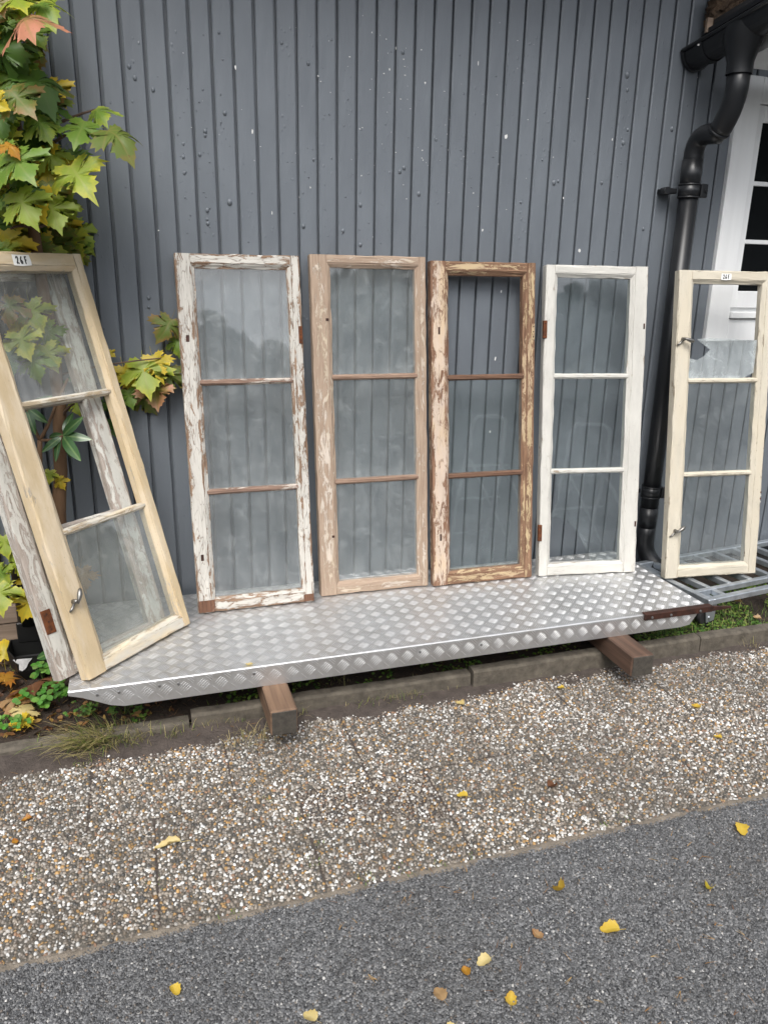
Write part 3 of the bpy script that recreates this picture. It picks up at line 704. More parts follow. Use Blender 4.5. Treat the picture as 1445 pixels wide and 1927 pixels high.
def bar_mesh(nm, bars, vertical):
    W_ = .0018; Hh = .0015 if vertical else .0021; V = []; T = []
    for (bx, by, th, L) in bars:
        o_ = len(V); c_, s_ = math.cos(th), math.sin(th)
        for t, wv in ((-1, .15), (-.6, .8), (0, 1), (.6, .8), (1, .15)):
            for sd_, hz in ((-1, 0), (0, 1), (1, 0)):
                x = bx+c_*t*L-s_*sd_*W_*wv; y = by+s_*t*L+c_*sd_*W_*wv; z = Hh*hz*(1 if abs(t) < .9 else .25)
                V.append((x, PY0-z+.0001 if vertical else y, y if vertical else ZP+z-.0001))
        for i in range(4):
            for k in range(2):
                a = o_+i*3+k; T += [(a, a+3, a+4), (a, a+4, a+1)]
    return fast_mesh(nm, np.array(V), np.array(T), MAT['rib'], None, False)
tchild(obj('tread_ribs', bar_mesh('tread_ribs', bars_top, False), plat, kind='stuff'))
tchild(obj('tread_ribs', bar_mesh('tread_ribs', bars_front, True), plat, kind='stuff'))
for (px, py) in ((183, 1308), (224, 1303), (300, 1291), (336, 1287), (478, 1268), (790, 1227), (905, 1213)):
    p = at(px, py, PY0); 
    if .16 < p.z < ZP: tchild(tube('rivet', [(p.x, PY0+.001, p.z), (p.x, PY0-.0035, p.z)], .0042, MAT['rivet'], plat, 10))
# rusty strip on the right corner
a = at(1212, 1164, 2.226); sx = a.x
rs = obj('rusty_strip', fixn(mesh('rusty_strip', *join([boxvf(sx, PX1+.012, 2.219, 2.229, ZP-.020, ZP+.0045, .001), boxvf(sx, PX1+.012, 2.2293, 2.246, ZP+.0022, ZP+.0044, .0006)]), MAT['darkrust'])), label='dark rusty metal edge strip on the right front corner of the platform', cat='metal strip')
v, f = boxvf(0, .10, -.005, .005, -.010, .010, .001)
v = [(x, y, z*(1-.65*x/.1)+.004*x/.1) for x, y, z in v]
t_ = obj('bent_tip', fixn(mesh('bent_tip', v, f, MAT['darkrust'])), rs); t_.location = (PX1+.0125, 2.224, ZP-.008); t_.rotation_euler = (0, R(8), R(6))
for x in (sx+.03, sx+.115, sx+.25): tube('rivet', [(x, 2.2195, ZP-.009), (x, 2.2155, ZP-.009)], .005, MAT['rivet'], rs, 8)

# beams
def beam(x0, x1, z0, z1, lab, mat, yaw=0):
    b_ = empty('timber_beam', (x0, 2.068, z0), (0, 0, R(yaw)), label=lab, cat='timber beam', group='beams under the platform')
    wv = x1-x0; hv = z1-z0
    box('shaft', 0, wv, .004, .76, 0, hv, mat, b_, .005)
    box('end_face', .0035, wv-.0035, 0, .0038, .0035, hv-.0035, MAT['endgrain'], b_, .0012)
beam(.321, .405, .066, .1525, 'light brown timber beam under the left half of the platform', MAT['beam'], 0)
beam(1.620, 1.710, .0705, .1528, 'dark brown timber beam under the right end of the platform', MAT['beam2'], -1)

# ------------------------------------------------------------------ window sashes
TH = .038
def bar(name, L, wv, s, mat, parent, loc, horiz=False, seed=0, jit=.0007, rise=0.0):
    g = random.Random(seed)
    pr = [(0, TH, .4), (0, .005, .9), (.0015, .0015, 1), (.005, 0, .8), (.011, 0, .2), (wv*.5, 0, 0), (wv-.022, 0, .1), (wv-.0165, 0, .9), (wv-.0155, .0028, .9), (wv-.0120, .0030, .3), (wv-.003, .0105, .5), (wv, .0125, 1), (wv, TH, .4)]
    n = max(6, int(L/.045)); v = []; f = []; wr = []; m_ = len(pr)
    for i in range(n+1):
        z = L*i/n; endw = .5 if i in (0, n) else 0
        for (x, y, q) in pr:
            j = jit*(1+1.6*q) if y < .03 else .0003
            v.append((s*(x+g.uniform(-j, j)), y+rise+g.uniform(-.6, .6)*j, z)); wr.append(min(1, q+endw))
    for i in range(n):
        for k in range(m_):
            k2 = (k+1) % m_; f.append((i*m_+k, i*m_+k2, (i+1)*m_+k2, (i+1)*m_+k))
    f += [tuple(range(m_)), tuple(n*m_+k for k in reversed(range(m_)))]
    me = fixn(mesh(name, v, f, mat)); at_ = me.attributes.new('wear', 'FLOAT', 'POINT'); at_.data.foreach_set('value', wr)
    o = obj(name, me, parent); o.location = loc
    if horiz: o.rotation_euler = (0, math.pi/2, 0)
    return o
def muntin(L, mat, parent, loc, seed):
    g = random.Random(seed); pr = [(-.011, .032, .3), (-.011, .015, .8), (-.0085, .0125, .6), (-.0045, .005, 1), (.0045, .005, 1), (.0085, .0125, .6), (.011, .015, .8), (.011, .032, .3)]
    n = 12; v = []; f = []; wr = []; m_ = len(pr)
    for i in range(n+1):
        for (x, y, q) in pr: v.append((x+g.uniform(-.0008, .0008), y+g.uniform(-.0007, .0007), L*i/n)); wr.append(q)
    for i in range(n):
        for k in range(m_): k2 = (k+1) % m_; f.append((i*m_+k, i*m_+k2, (i+1)*m_+k2, (i+1)*m_+k))
    f += [tuple(range(m_)), tuple(n*m_+k for k in reversed(range(m_)))]
    me = fixn(mesh('muntin', v, f, mat)); at_ = me.attributes.new('wear', 'FLOAT', 'POINT'); at_.data.foreach_set('value', wr)
    o = obj('muntin', me, parent); o.location = loc; o.rotation_euler = (0, math.pi/2, 0); return o
def sash(label, BL, yaw, lean, W, H, wl, wr_, rt, rbm, mats, glass, seed, panes=(1, 1, 1), mpos=None, group=None):
    o = empty('window_sash', BL, (R(-lean), 0, R(yaw)), label=label, cat='window sash')
    ms = mats if isinstance(mats, dict) else dict(l=mats, r=mats, t=mats, b=mats, m=mats)
    bar('stile', H, wl, 1, ms['l'], o, (0, 0, 0), False, seed)
    bar('stile', H, wr_, -1, ms['r'], o, (W, 0, 0), False, seed+1)
    e_ = .0125
    bar('top_rail', W-wl-wr_+2*e_, rt, 1, ms['t'], o, (wl-e_, .0006, H), True, seed+2)
    bar('bottom_rail', W-wl-wr_+2*e_, rbm, -1, ms['b'], o, (wl-e_, .0006, 0), True, seed+3)
    z0 = rbm; z1 = H-rt; mp = mpos or (z0+(z1-z0)/3, z0+(z1-z0)*2/3)
    for k, zc in enumerate(mp): muntin(W-wl-wr_+.012, ms['m'], o, (wl-.006, .001, zc), seed+5+k)
    zs = [z0]+list(mp)+[z1]
    for k in range(3):                                       # bottom pane first
        za = zs[k]+(.0 if k == 0 else .009); zb = zs[k+1]-(.0 if k == 2 else .009)
        if panes[k] == 1:
            x0, x1 = wl-.003, W-wr_+.003
            me = fixn(mesh('pane', *boxvf(0, x1-x0, 0, .0025, 0, zb-za+.004), glass)); p = obj('pane', me, o); p.location = (x0, .0150, za-.002)
        elif panes[k]:
            for poly in panes[k]:
                x0, x1 = wl-.002, W-wr_+.002; pts = [((x1-x0)*u, (zb-za)*w_) for u, w_ in poly]; m_ = len(pts)
                v = [(x, 0, z) for x, z in pts]+[(x, .0025, z) for x, z in pts]
                f = [tuple(range(m_)), tuple(m_+i for i in reversed(range(m_)))]+[(i, (i+1) % m_, m_+(i+1) % m_, m_+i) for i in range(m_)]
                me = fixn(mesh('pane', v, f, glass)); p = obj('broken_pane', me, o); p.location = (x0, .0150, za)
    return o
def hinge(par, x, z, h, mat, wv=.016):
    p = box('hinge', x-wv/2, x+wv/2, -.0035, .010, z-h/2, z+h/2, mat, par, .0012)
    for k in (-.32, 0, .32): tube('screw', [(x, -.003, z+k*h), (x, -.0048, z+k*h)], .0028, MAT['darkrust'], p, 8)
    return p
def knob(par, x, z, ang):
    h_ = tube('latch', [(x, .0, z), (x, -.022, z)], [.0085, .006], MAT['iron'], par, 12)
    c_, s_ = math.cos(R(ang)), math.sin(R(ang))
    tube('grip', [(x-c_*.008, -.024, z-s_*.008), (x+c_*.006, -.026, z+s_*.006), (x+c_*.022, -.027, z+s_*.022), (x+c_*.036, -.025, z+s_*.036), (x+c_*.040, -.024, z+s_*.040)], [.003, .0065, .0085, .0060, .002], MAT['iron'], h_, 12)
    tube('tongue', [(x, -.006, z), (x-.016, -.006, z-.018), (x-.026, -.005, z-.024)], [.005, .0045, .003], MAT['iron'], h_, 8)
def tape(par, x, z, wv, hv):
    v = [(0, 0, .001), (wv*.5, 0, -.0008), (wv, 0, .002), (wv*1.01, 0, hv*.5), (wv*.98, 0, hv), (wv*.4, 0, hv*.97), (.002, 0, hv)]
    v = v+[(a, .0005, c_) for a, b, c_ in v]; m_ = 7; f = [tuple(range(7)), tuple(7+i for i in reversed(range(7)))]+[(i, (i+1) % 7, 7+(i+1) % 7, 7+i) for i in range(7)]
    t_ = obj('tape', fixn(mesh('tape', v, f, MAT['tape'])), par); t_.location = (x, -.0009, z)
    h = hv*.62; b = hv*.19
    st = {'2': [(0, .78), (.18, .98), (.42, .95), (.5, .72), (.3, .4), (.02, .05), (.28, .1), (.55, .04)], '6': [(.42, 1), (.15, .7), (.03, .35), (.14, .05), (.4, .06), (.48, .28), (.34, .45), (.1, .34)], 'F': [(.12, 0), (.13, .5), (.16, .98), (.52, 1)], 'f': [(.13, .52), (.42, .53)]}
    V = []; F = []
    for ch, xo in (('2', .20), ('6', .42), ('F', .66), ('f', .66)):
        pts = [Vector((wv*xo+u*h*.62, 0, b+w_*h)) for u, w_ in st[ch]]; r_ = hv*.060
        for i in range(len(pts)-1):
            d = (pts[i+1]-pts[i]).normalized(); n_ = Vector((-d.z, 0, d.x))*r_; e_ = d*r_*.6; o_ = len(V); yy = -.0003-.00002*len(F)
            V += [tuple(pts[i]-e_+n_+Vector((0, yy, 0))), tuple(pts[i+1]+e_+n_+Vector((0, yy, 0))), tuple(pts[i+1]+e_-n_+Vector((0, yy, 0))), tuple(pts[i]-e_-n_+Vector((0, yy, 0)))]; F.append((o_+3, o_+2, o_+1, o_))
    obj('lettering', mesh('lettering', V, F, MAT['ink']), t_)

wht = m_paint('peeling_white', (.56, .535, .485), (.34, .23, .155), (.11, .065, .042), .50, .75)
wht_m = m_paint('worn_white_bar', (.54, .48, .42), (.30, .20, .15), (.11, .065, .048), .62, .5)
bare = m_paint('bare_pine', (.60, .52, .44), (.42, .325, .245), (.255, .18, .13), .74, .1, (.49, .405, .30))
bare_m = m_paint('bare_pine_bar', (.42, .33, .255), (.33, .23, .17), (.13, .075, .05), .80, .2)
flk = m_paint('flaking_pink_white', (.57, .46, .37), (.32, .19, .12), (.095, .045, .028), .56, .5, (.53, .40, .27))
flky = m_paint('flaking_ochre', (.50, .38, .225), (.30, .18, .11), (.085, .042, .026), .66, .5, (.46, .34, .22))
flk_m = m_paint('flaking_dark_bar', (.40, .29, .21), (.20, .115, .075), (.06, .028, .017), .90, .5)
offw = m_paint('clean_off_white', (.56, .545, .50), (.40, .33, .25), (.20, .15, .11), .20, .3)
tan = m_paint('tan_paint', (.58, .455, .285), (.50, .46, .40), (.30, .26, .21), .24, .05, (.59, .49, .35), .5)
tanw = m_paint('tan_worn_white', (.60, .56, .48), (.52, .42, .28), (.26, .20, .14), .34, .2, (.64, .53, .36))
crm = m_paint('cream_paint', (.58, .53, .43), (.46, .385, .285), (.17, .14, .105), .26, .2, (.55, .495, .39))
gry = m_paint('grey_weathered', (.56, .55, .50), (.44, .39, .345), (.26, .215, .18), .58, .15, (.58, .56, .51))
gl_c = m_glass('dusty_glass', .11, (.60, .62, .62)); gl_d = m_glass('dusty_glass_green', .115, (.56, .59, .59)); gl_e = m_glass('clearer_glass', .045, (.50, .58, .60)); gl_f = m_glass('thin_dust_glass', .038, (.52, .59, .63)); gl_g = m_glass('blotchy_glass', .075, (.52, .55, .56)); gl_a = m_glass('milky_glass', .11, (.60, .60, .57)); gl_gt = m_glass('very_dusty_glass', .36, (.56, .60, .61))

B = sash('weathered grey sash with rusty hinge, standing behind the tan sash at far left', (-.285, 2.287, .2375), 40.3, 17.85, .441, 1.285, .070, .066, .05, .05, gry, gl_a, 300, (1, 0, 0))
hinge(B, .020, .185, .075, MAT['rust'], .032)
A = sash('tan painted sash at far left marked 26F with its middle pane missing', (-.200, 2.266, .239), 45.1, 16.75, .464, 1.307, .083, .046, .055, .052, dict(l=tan, r=tan, t=tan, b=tanw, m=tanw), gl_a, 200, (1, 0, 1))
knob(A, .030, .245, 62); tape(A, .195, 1.307-.043, .064, .034)
C = sash('peeling white sash, leftmost of those leaning upright, with dusty panes and rotted bottom corner', (.160, 2.677, .2335), -.15, 9.04, .438, 1.284, .066, .047, .048, .052, dict(l=wht, r=wht, t=wht, b=wht, m=wht_m), gl_c, 400)
hinge(C, .430, 1.005, .062, MAT['rust'], .014)
rot = m_paint('rotted_corner', (.40, .28, .2), (.20, .10, .06), (.06, .03, .02), .95, .6)
box('rot_patch', .002, .062, -.0012, .004, .001, .046, rot, C, .001); box('rot_patch', .396, .436, -.0014, .004, .002, .030, rot, C, .001)
for z in (.995, .208): box('keeper_hole', .022, .033, -.0008, .004, z-.012, z+.012, MAT['darkrust'], C, .001)
Dd = sash('bare pinkish pine sash with a wide left stile, right of the peeling white sash', (.633, 2.714, .2325), -.84, 6.90, .445, 1.285, .076, .042, .044, .050, dict(l=bare, r=bare, t=bare, b=bare, m=bare_m), gl_d, 500)
for (x, z) in ((.052, 1.055), (.050, .235)): box('keeper_hole', x, x+.011, -.0008, .004, z-.005, z+.005, MAT['darkrust'], Dd, .001)
E = sash('flaking brown and ochre sash with its top pane missing', (1.096, 2.691, .2330), -1.87, 7.93, .439, 1.275, .074, .050, .050, .055, dict(l=flk, r=flky, t=flky, b=flky, m=flk_m), gl_e, 600, (1, 1, 0))
hinge(E, .430, 1.010, .062, flky, .013)
for z in (1.015, .20): box('keeper_hole', .028, .036, -.0008, .004, z-.014, z+.014, MAT['darkrust'], E, .001)
curve = [(.16, .30)]
br = [[(0, .52), (.10, .70), (.10, .84), (.06, 1), (1, 1), (1, .0), (.60, .0), (.55, .10), (.46, .24), (.36, .37), (.24, .47), (.12, .515)]]
F_ = sash('clean white sash with a broken bottom pane, beside the downpipe', (1.565, 2.677, .2330), -8.67, 8.6, .437, 1.272, .052, .070, .046, .050, offw, gl_f, 700, (br, 1, 1))
for z in (1.02, .185): hinge(F_, .002, z, .070, MAT['rust'], .016)
for z in (1.035, .21): box('keeper_hole', .424, .432, -.0008, .004, z-.012, z+.012, MAT['darkrust'], F_, .001)
bg_ = [[(0, .0), (0, .22), (.12, .20), (.22, .24), (.30, .31), (.10, .42), (.22, .43), (.62, .42), (.80, .41), (.985, .41), (.96, .06), (.80, .0)]]
G = sash('cream sash on the trolley marked 26F with a broken dusty top pane', (2.118, 2.560, .2075), -6.48, 8.42, .440, 1.287, .070, .054, .050, .052, crm, gl_g, 800, (1, 1, 0))
zs_ = .052+(1.287-.102)*2/3+.009; x0, x1 = .068, .440-.052; hgt_ = 1.287-.05-zs_
for poly in bg_:
    pts = [((x1-x0)*u, hgt_*w_) for u, w_ in poly]; m_ = len(pts); v = [(x, 0, z) for x, z in pts]+[(x, .0025, z) for x, z in pts]
    f = [tuple(range(m_)), tuple(m_+i for i in reversed(range(m_)))]+[(i, (i+1) % m_, m_+(i+1) % m_, m_+i) for i in range(m_)]
    p = obj('broken_pane', fixn(mesh('pane', v, f, gl_gt)), G); p.location = (x0, .0150, zs_)
knob(G, .026, 1.012, -18); knob(G, .034, .208, 35); tape(G, .186, 1.287-.037, .047, .026)
for k in range(4): box('splint', .434, .4405, -.001, .02, .315+k*.014, .322+k*.014, MAT['rust'] if k % 2 else offw, G, .0008)

# ------------------------------------------------------------------ trolley
tr_ = empty('trolley', (2.156, 2.328, .05), (0, 0, R(7)), label='galvanised steel trolley frame carrying the cream sash on the right', cat='trolley')
zt = .150; th = .026
def tb(nm, x0, x1, y0, y1, dz=0): return box(nm, x0, x1, y0, y1, zt-th+dz, zt+dz, MAT['galv'], tr_, .003)
LX, LY = .98, .46
tb('side_rail', 0, .03, .0005, LY); tb('side_rail', LX-.03, LX, .0005, LY); tb('end_rail', .0305, LX-.0305, 0, .03); tb('end_rail', .0305, LX-.0305, LY-.03, LY, -.001); tb('cross_bar', .0305, LX-.0305, .088, .112, -.002)
for k in range(7): tb('slat', .105+k*.125, .129+k*.125, .1125, LY-.0305, -.003)
for k in (0, 3, 6): tb('slat', .105+k*.125, .129+k*.125, .0305, .0875, -.003)
for (cx_, cy_) in ((.055, .06), (LX-.055, .06), (.055, LY-.06), (LX-.055, LY-.06)):
    zg = .006
    cs_ = box('caster', cx_-.045, cx_+.045, cy_-.035, cy_+.04, zt-th-.010, zt-th-.0005, MAT['galv'], tr_, .002)
    for sd_ in (-1, 1):
        yy = cy_+sd_*.022; v = [(cx_-.030, zt-th-.0105), (cx_+.036, zt-th-.0105), (cx_+.030, .032), (cx_-.012, .026)]
        V = [(x, yy-.002, z) for x, z in v]+[(x, yy+.002, z) for x, z in v]
        obj('fork', fixn(mesh('fork', V, [(0, 1, 2, 3), (7, 6, 5, 4), (0, 4, 5, 1), (1, 5, 6, 2), (2, 6, 7, 3), (3, 7, 4, 0)], MAT['galv'])), cs_)
    w_ = tube('wheel', [(cx_, cy_-.016, zg+.042), (cx_, cy_+.016, zg+.042)], .042, MAT['rubber'], cs_, 24)
    tube('axle', [(cx_, cy_-.029, zg+.042), (cx_, cy_+.029, zg+.042)], .007, MAT['galv'], cs_, 8)

# ------------------------------------------------------------------ maple
HALF = [(.0, .0), (.08, -.05), (.15, -.14), (.20, -.09), (.31, -.165), (.32, -.085), (.46, -.075), (.395, .0), (.45, .055), (.34, .105), (.30, .13), (.42, .155), (.475, .115), (.55, .20), (.69, .185), (.645, .28), (.79, .36), (.665, .40), (.69, .505), (.555, .475), (.50, .56), (.42, .485), (.315, .455), (.235, .43), (.225, .52), (.30, .565), (.375, .60), (.275, .665), (.31, .75), (.215, .765), (.17, .865), (.095, .885), (.0, 1.10)]
def leaf_mesh(seed, droop, fold, curl):
    g = random.Random(seed)
    ol = [(x*g.uniform(.93, 1.07), y*g.uniform(.97, 1.03)) for x, y in HALF]+[(-x*g.uniform(.93, 1.07), y*g.uniform(.97, 1.03)) for x, y in reversed(HALF[1:-1])]
    c_ = (0, .27); n = len(ol); pts = [(0, .27, 0.0)]
    for s_ in (.38, .72, 1.0):
        for (x, y) in ol: pts.append((c_[0]+(x-c_[0])*s_, c_[1]+(y-c_[1])*s_, s_))
    def zf(x, y): return -droop*(x*x*.9+max(0, y-.1)**2*.8)+fold*abs(x)+curl*math.sin(5*x+seed)*.05+.03*math.sin(7*y+2.3*x+seed*1.7)
    sc = .001*0+1.0
    v = [(x*LS, y*LS, zf(x, y)*LS) for x, y, _ in pts]; e_ = [q for _, _, q in pts]
    f = [(0, 1+i, 1+(i+1) % n) for i in range(n)]
    for r_ in range(2):
        for i in range(n):
            j = (i+1) % n; f.append((1+r_*n+i, 1+(r_+1)*n+i, 1+(r_+1)*n+j, 1+r_*n+j))
    o_ = len(v)                                             # stalk
    for k in range(5):
        t = k/4; wv = .007*LS
        v += [(-wv, -t*.55*LS, -t*t*.25*LS-.002*LS), (wv, -t*.55*LS, -t*t*.25*LS-.002*LS), (0, -t*.55*LS, -t*t*.25*LS-.014*LS)]; e_ += [.9]*3
    for k in range(4):
        a = o_+k*3
        for q in range(3): f.append((a+q, a+(q+1) % 3, a+3+(q+1) % 3, a+3+q))
    me = mesh('leaf', v, f, LEAF['green'], True); at_ = me.attributes.new('edge', 'FLOAT', 'POINT'); at_.data.foreach_set('value', e_); return me
LS = .1
LM = [leaf_mesh(1, .35, .10, 1), leaf_mesh(2, .60, -.08, 1), leaf_mesh(3, .6, .16, 1), leaf_mesh(4, .2, .22, 1), leaf_mesh(5, .55, .02, 2)]
vr = Vector(ROT[:, 0]); vd = Vector(ROT[:, 1]); vf = Vector(ROT[:, 2])
def leaf_obj(name, me, mat, base, size, ang, tilt, side, parent=None, **k):
    """size in metres; ang: direction of the tip seen from the front (0 right, 90 down); tilt: tip towards (+) or away from the viewer"""
    a = R(ang); t = (vr*math.cos(a)+vd*math.sin(a)); nrm = -vf
    t2 = (t*math.cos(R(tilt))+nrm*math.sin(R(tilt))).normalized(); n2 = (nrm*math.cos(R(tilt))-t*math.sin(R(tilt))).normalized()
    x = t2.cross(n2).normalized(); x2 = x*math.cos(R(side))+n2*math.sin(R(side)); n3 = x2.cross(t2)
    m = Matrix((x2, t2, n3)).transposed().to_4x4(); m = Matrix.Translation(base) @ m @ Matrix.Scale(size/LS, 4)
    o = bpy.data.objects.new(name, me); link(o, parent, **k); o.material_slots[0].link = 'OBJECT'; o.material_slots[0].material = LEAF[mat]
    o.matrix_world = m
    if parent is not None: o.matrix_parent_inverse = Matrix.Identity(4); o.matrix_basis = Matrix.Translation(-TREE_LOC) @ m if parent in TREE_SET else m
    return o
LK = .88
TREE_LOC = Vector((-.29, 2.80, .03)); TREE_SET = set()
tree = empty('maple_tree', TREE_LOC, label='young maple with green, yellow and pink autumn leaves by the wall at left', cat='tree')
def shift(o, loc): o.location = Vector(o.location)-Vector(loc); return o
tp = [(-.33, 2.80, .0), (-.315, 2.80, .30), (-.294, 2.80, .55), (-.262, 2.80, .85), (-.246, 2.80, 1.02), (-.25, 2.80, 1.25), (-.268, 2.80, 1.55), (-.281, 2.79, 1.84), (-.31, 2.78, 2.1), (-.36, 2.77, 2.45)]
pp = []
for i in range(len(tp)-1):
    for k in range(4): pp.append(Vector(tp[i]).lerp(Vector(tp[i+1]), k/4)+Vector((random.uniform(-.003, .003), random.uniform(-.003, .003), 0)))
pp.append(Vector(tp[-1])); rad = [.026-.012*i/len(pp) for i in range(len(pp))]
shift(tube('trunk', pp, rad, MAT['bark'], tree, 14), TREE_LOC)
twigs = []
def twig(a, b, r0=.006, sag=.02):
    a, b = Vector(a), Vector(b); m_ = a.lerp(b, .5)+Vector((0, 0, sag)); twigs.append(tubevf(bez([a, m_, b], 6), [r0*(1-.6*i/6) for i in range(7)], 6))
for (a, px, py, Y) in (((-.278, 2.79, 1.74), 160, 235, 2.70), ((-.272, 2.79, 1.64), 130, 310, 2.66), ((-.27, 2.79, 1.60), 95, 370, 2.68), ((-.281, 2.79, 1.8), 180, 205, 2.74), ((-.281, 2.79, 1.84), 40, 180, 2.6), ((-.30, 2.78, 2.0), 50, 40, 2.58), ((-.30, 2.78, 2.05), 70, 5, 2.64), ((-.27, 2.8, 1.60), 42, 385, 2.70), ((-.268, 2.8, 1.56), 20, 430, 2.74), ((-.268, 2.8, 1.56), 120, 425, 2.86), ((-.25, 2.80, 1.1), 330, 672, 2.86), ((-.25, 2.8, 1.15), 60, 560, 2.80), ((-.29, 2.8, .6), 30, 1040, 2.68), ((-.29, 2.8, .5), 90, 1110, 2.70), ((-.25, 2.8, .95), 140, 760, 2.74)):
    twig(a, at(px, py, Y), .007 if px < 300 else .0045)
crown = obj('crown', mesh('crown', *join(twigs), MAT['twig'], True), tree); crown.location = -TREE_LOC
TREE_SET.add(crown)
AY, AL = R(45.1), R(16.75)
AN = np.array([-math.sin(AY)*math.cos(AL), math.cos(AY)*math.cos(AL), -math.sin(AL)]); AP = np.array([-.200, 2.266, .239])
def behind_sash(px, py, Y, gap=.075):
    """keep foliage on the wall side of the leaning tan sash"""
    if px > 345 or (py < 400): return Y
    r_ = ray(px, py); t = ((AP-np.array([0, 0, H0])) @ AN)/(r_ @ AN); hit = np.array([0, 0, H0])+r_*t
    u = (hit-AP) @ np.array([math.cos(AY), math.sin(AY), 0])
    return Y if u > .56 else max(Y, min(D-.022, hit[1]+gap))
def L(px, py, Y, size, ang, mat, tilt=0, side=0, m=None):
    Y0 = Y; Y = behind_sash(px, py+(20 if py < 470 else 0), Y, .10)
    if Y > Y0+.005: tilt = min(tilt, 0)-8; side *= .3
    mpp = Y/ (ray(px, py)[1])*1.0; sz = size*mpp*LK
    me = LM[m] if m is not None else random.choice(LM)
    o = bpy.data.objects.new('leaf', me); link(o, crown); o.material_slots[0].link = 'OBJECT'; o.material_slots[0].material = LEAF[mat]
    a = R(ang); t = (vr*math.cos(a)+vd*math.sin(a)); nrm = -vf
    t2 = (t*math.cos(R(tilt))+nrm*math.sin(R(tilt))).normalized(); n2 = (nrm*math.cos(R(tilt))-t*math.sin(R(tilt))).normalized()
    x = t2.cross(n2).normalized(); x2 = x*math.cos(R(side))+n2*math.sin(R(side)); n3 = x2.cross(t2).normalized()
    o.matrix_basis = Matrix.Translation(at(px, py, Y)) @ Matrix((x2, t2, n3)).transposed().to_4x4() @ Matrix.Scale(sz/LS, 4)
    return o
hand = [  # px, py of the leaf base, depth, length px, tip direction, colour, tilt, side
 (48,36,2.50,105,60,'pink',52,10,1),(70,4,2.60,82,50,'green',30,35,2),(24,-8,2.56,80,48,'lime',35,20,0),(-6,-2,2.54,40,70,'pink',10,0,0),(-10,95,2.60,75,20,'dark',20,-20,1),(10,80,2.66,80,55,'dark',15,25,2),
 (22,172,2.54,78,52,'rust',15,8,0),(-14,190,2.52,42,30,'yellow',10,0,3),(55,140,2.62,95,50,'dark',10,40,2),(70,222,2.60,62,55,'green',20,25,1),(160,232,2.60,78,92,'green',38,6,0),(181,206,2.66,62,55,'green',45,10,1),(203,243,2.58,88,40,'rust',15,45,2),
 (130,306,2.58,92,58,'lime',25,4,4),(24,292,2.52,92,52,'green',25,5,0),(36,338,2.58,70,85,'dark',15,5,1),(42,388,2.52,72,72,'green',22,0,3),(94,378,2.60,72,75,'lime',12,5,0),(134,424,2.58,66,50,'lime',15,15,1),(88,420,2.60,52,95,'green',10,0,4),(108,405,2.61,60,80,'yellow',15,10,0),
 (22,432,2.54,58,120,'green',10,5,3),(40,452,2.60,55,100,'dark',5,0,1),(70,455,2.58,42,85,'orange',10,20,2),(132,446,2.60,50,75,'green',15,0,0),(118,432,2.59,55,88,'lime',5,50,2),(-5,405,2.54,42,40,'yellow',5,0,1),(8,270,2.50,42,25,'orange',10,50,2),(90,280,2.66,60,60,'lime',10,10,1),(110,330,2.68,62,70,'dark',10,0,0),
 (60,250,2.68,60,85,'dark',10,5,3),(130,280,2.70,55,60,'dark',10,10,4),(10,330,2.62,60,80,'lime',10,0,4),(90,345,2.64,60,70,'rust',15,10,0),(15,140,2.64,70,40,'green',10,10,0),(80,190,2.66,70,60,'dark',15,20,1),(40,110,2.68,60,50,'green',15,15,3),(-5,250,2.60,60,60,'lime',10,0,0),(0,30,2.64,70,60,'green',20,0,4),(45,300,2.7,60,120,'dark',10,0,4),(5,460,2.58,45,60,'lime',10,10,0),(95,450,2.66,45,80,'dark',10,10,1),(60,410,2.66,55,100,'dark',10,0,3),(152,470,2.70,30,70,'green',10,0,0),
 # behind the glass of the tan sash
 (56,570,2.74,62,75,'lime',10,0,0),(20,560,2.74,60,95,'rust',8,0,1),(35,625,2.74,66,60,'lime',10,10,3),(80,610,2.74,60,75,'green',-12,0,4),(85,650,2.74,58,75,'lime',-15,0,0),(60,665,2.74,60,80,'green',12,0,1),(15,660,2.76,60,80,'dark',12,0,3),(30,600,2.78,50,60,'yellow',-10,0,4),
 # the spray between the sashes
 (322,600,2.87,56,115,'rust',18,30,2),(332,635,2.88,40,85,'green',10,0,1),(268,680,2.87,82,78,'lime',18,5,0),(232,690,2.86,56,65,'yellow',8,5,3),(286,668,2.86,56,62,'yellow',15,5,4),(322,690,2.88,66,105,'rust',10,5,0),(246,716,2.88,58,85,'pink',8,5,1),(290,720,2.88,60,75,'pink',10,5,3),(262,735,2.88,58,60,'rust',10,10,1),(205,662,2.86,16,40,'yellow',0,0,0),(240,735,2.88,40,80,'green',8,0,0),(208,745,2.88,45,80,'dark',8,0,1),(212,790,2.89,42,70,'dark',8,0,3),(140,752,2.82,36,70,'lime',8,0,0),(180,755,2.84,36,90,'dark',8,0,4),
 # low shoots on the left
 (95,886,2.76,28,95,'lime',10,0,0),(110,900,2.77,26,70,'yellow',10,0,1),(30,905,2.70,34,95,'yellow',10,0,3),(45,940,2.72,40,80,'lime',10,0,4),(8,1010,2.66,46,80,'lime',12,0,0),(30,1045,2.64,52,70,'lime',15,5,1),(-4,1070,2.64,46,60,'green',10,0,3),(0,1100,2.62,66,80,'lime',22,5,0),(62,1120,2.62,58,115,'yellow',15,10,4),(80,1030,2.70,42,90,'lime',8,0,1),(88,1085,2.70,40,60,'green',8,0,0),(50,1080,2.68,36,70,'yellow',8,0,3),(112,1130,2.68,50,85,'orange',10,0,1),(100,1165,2.66,55,80,'brown',10,0,0),(152,1070,2.60,50,80,'tan',8,0,4),(20,1020,2.72,40,60,'green',8,0,1),(140,1215,2.58,45,110,'brown',10,0,0),
]
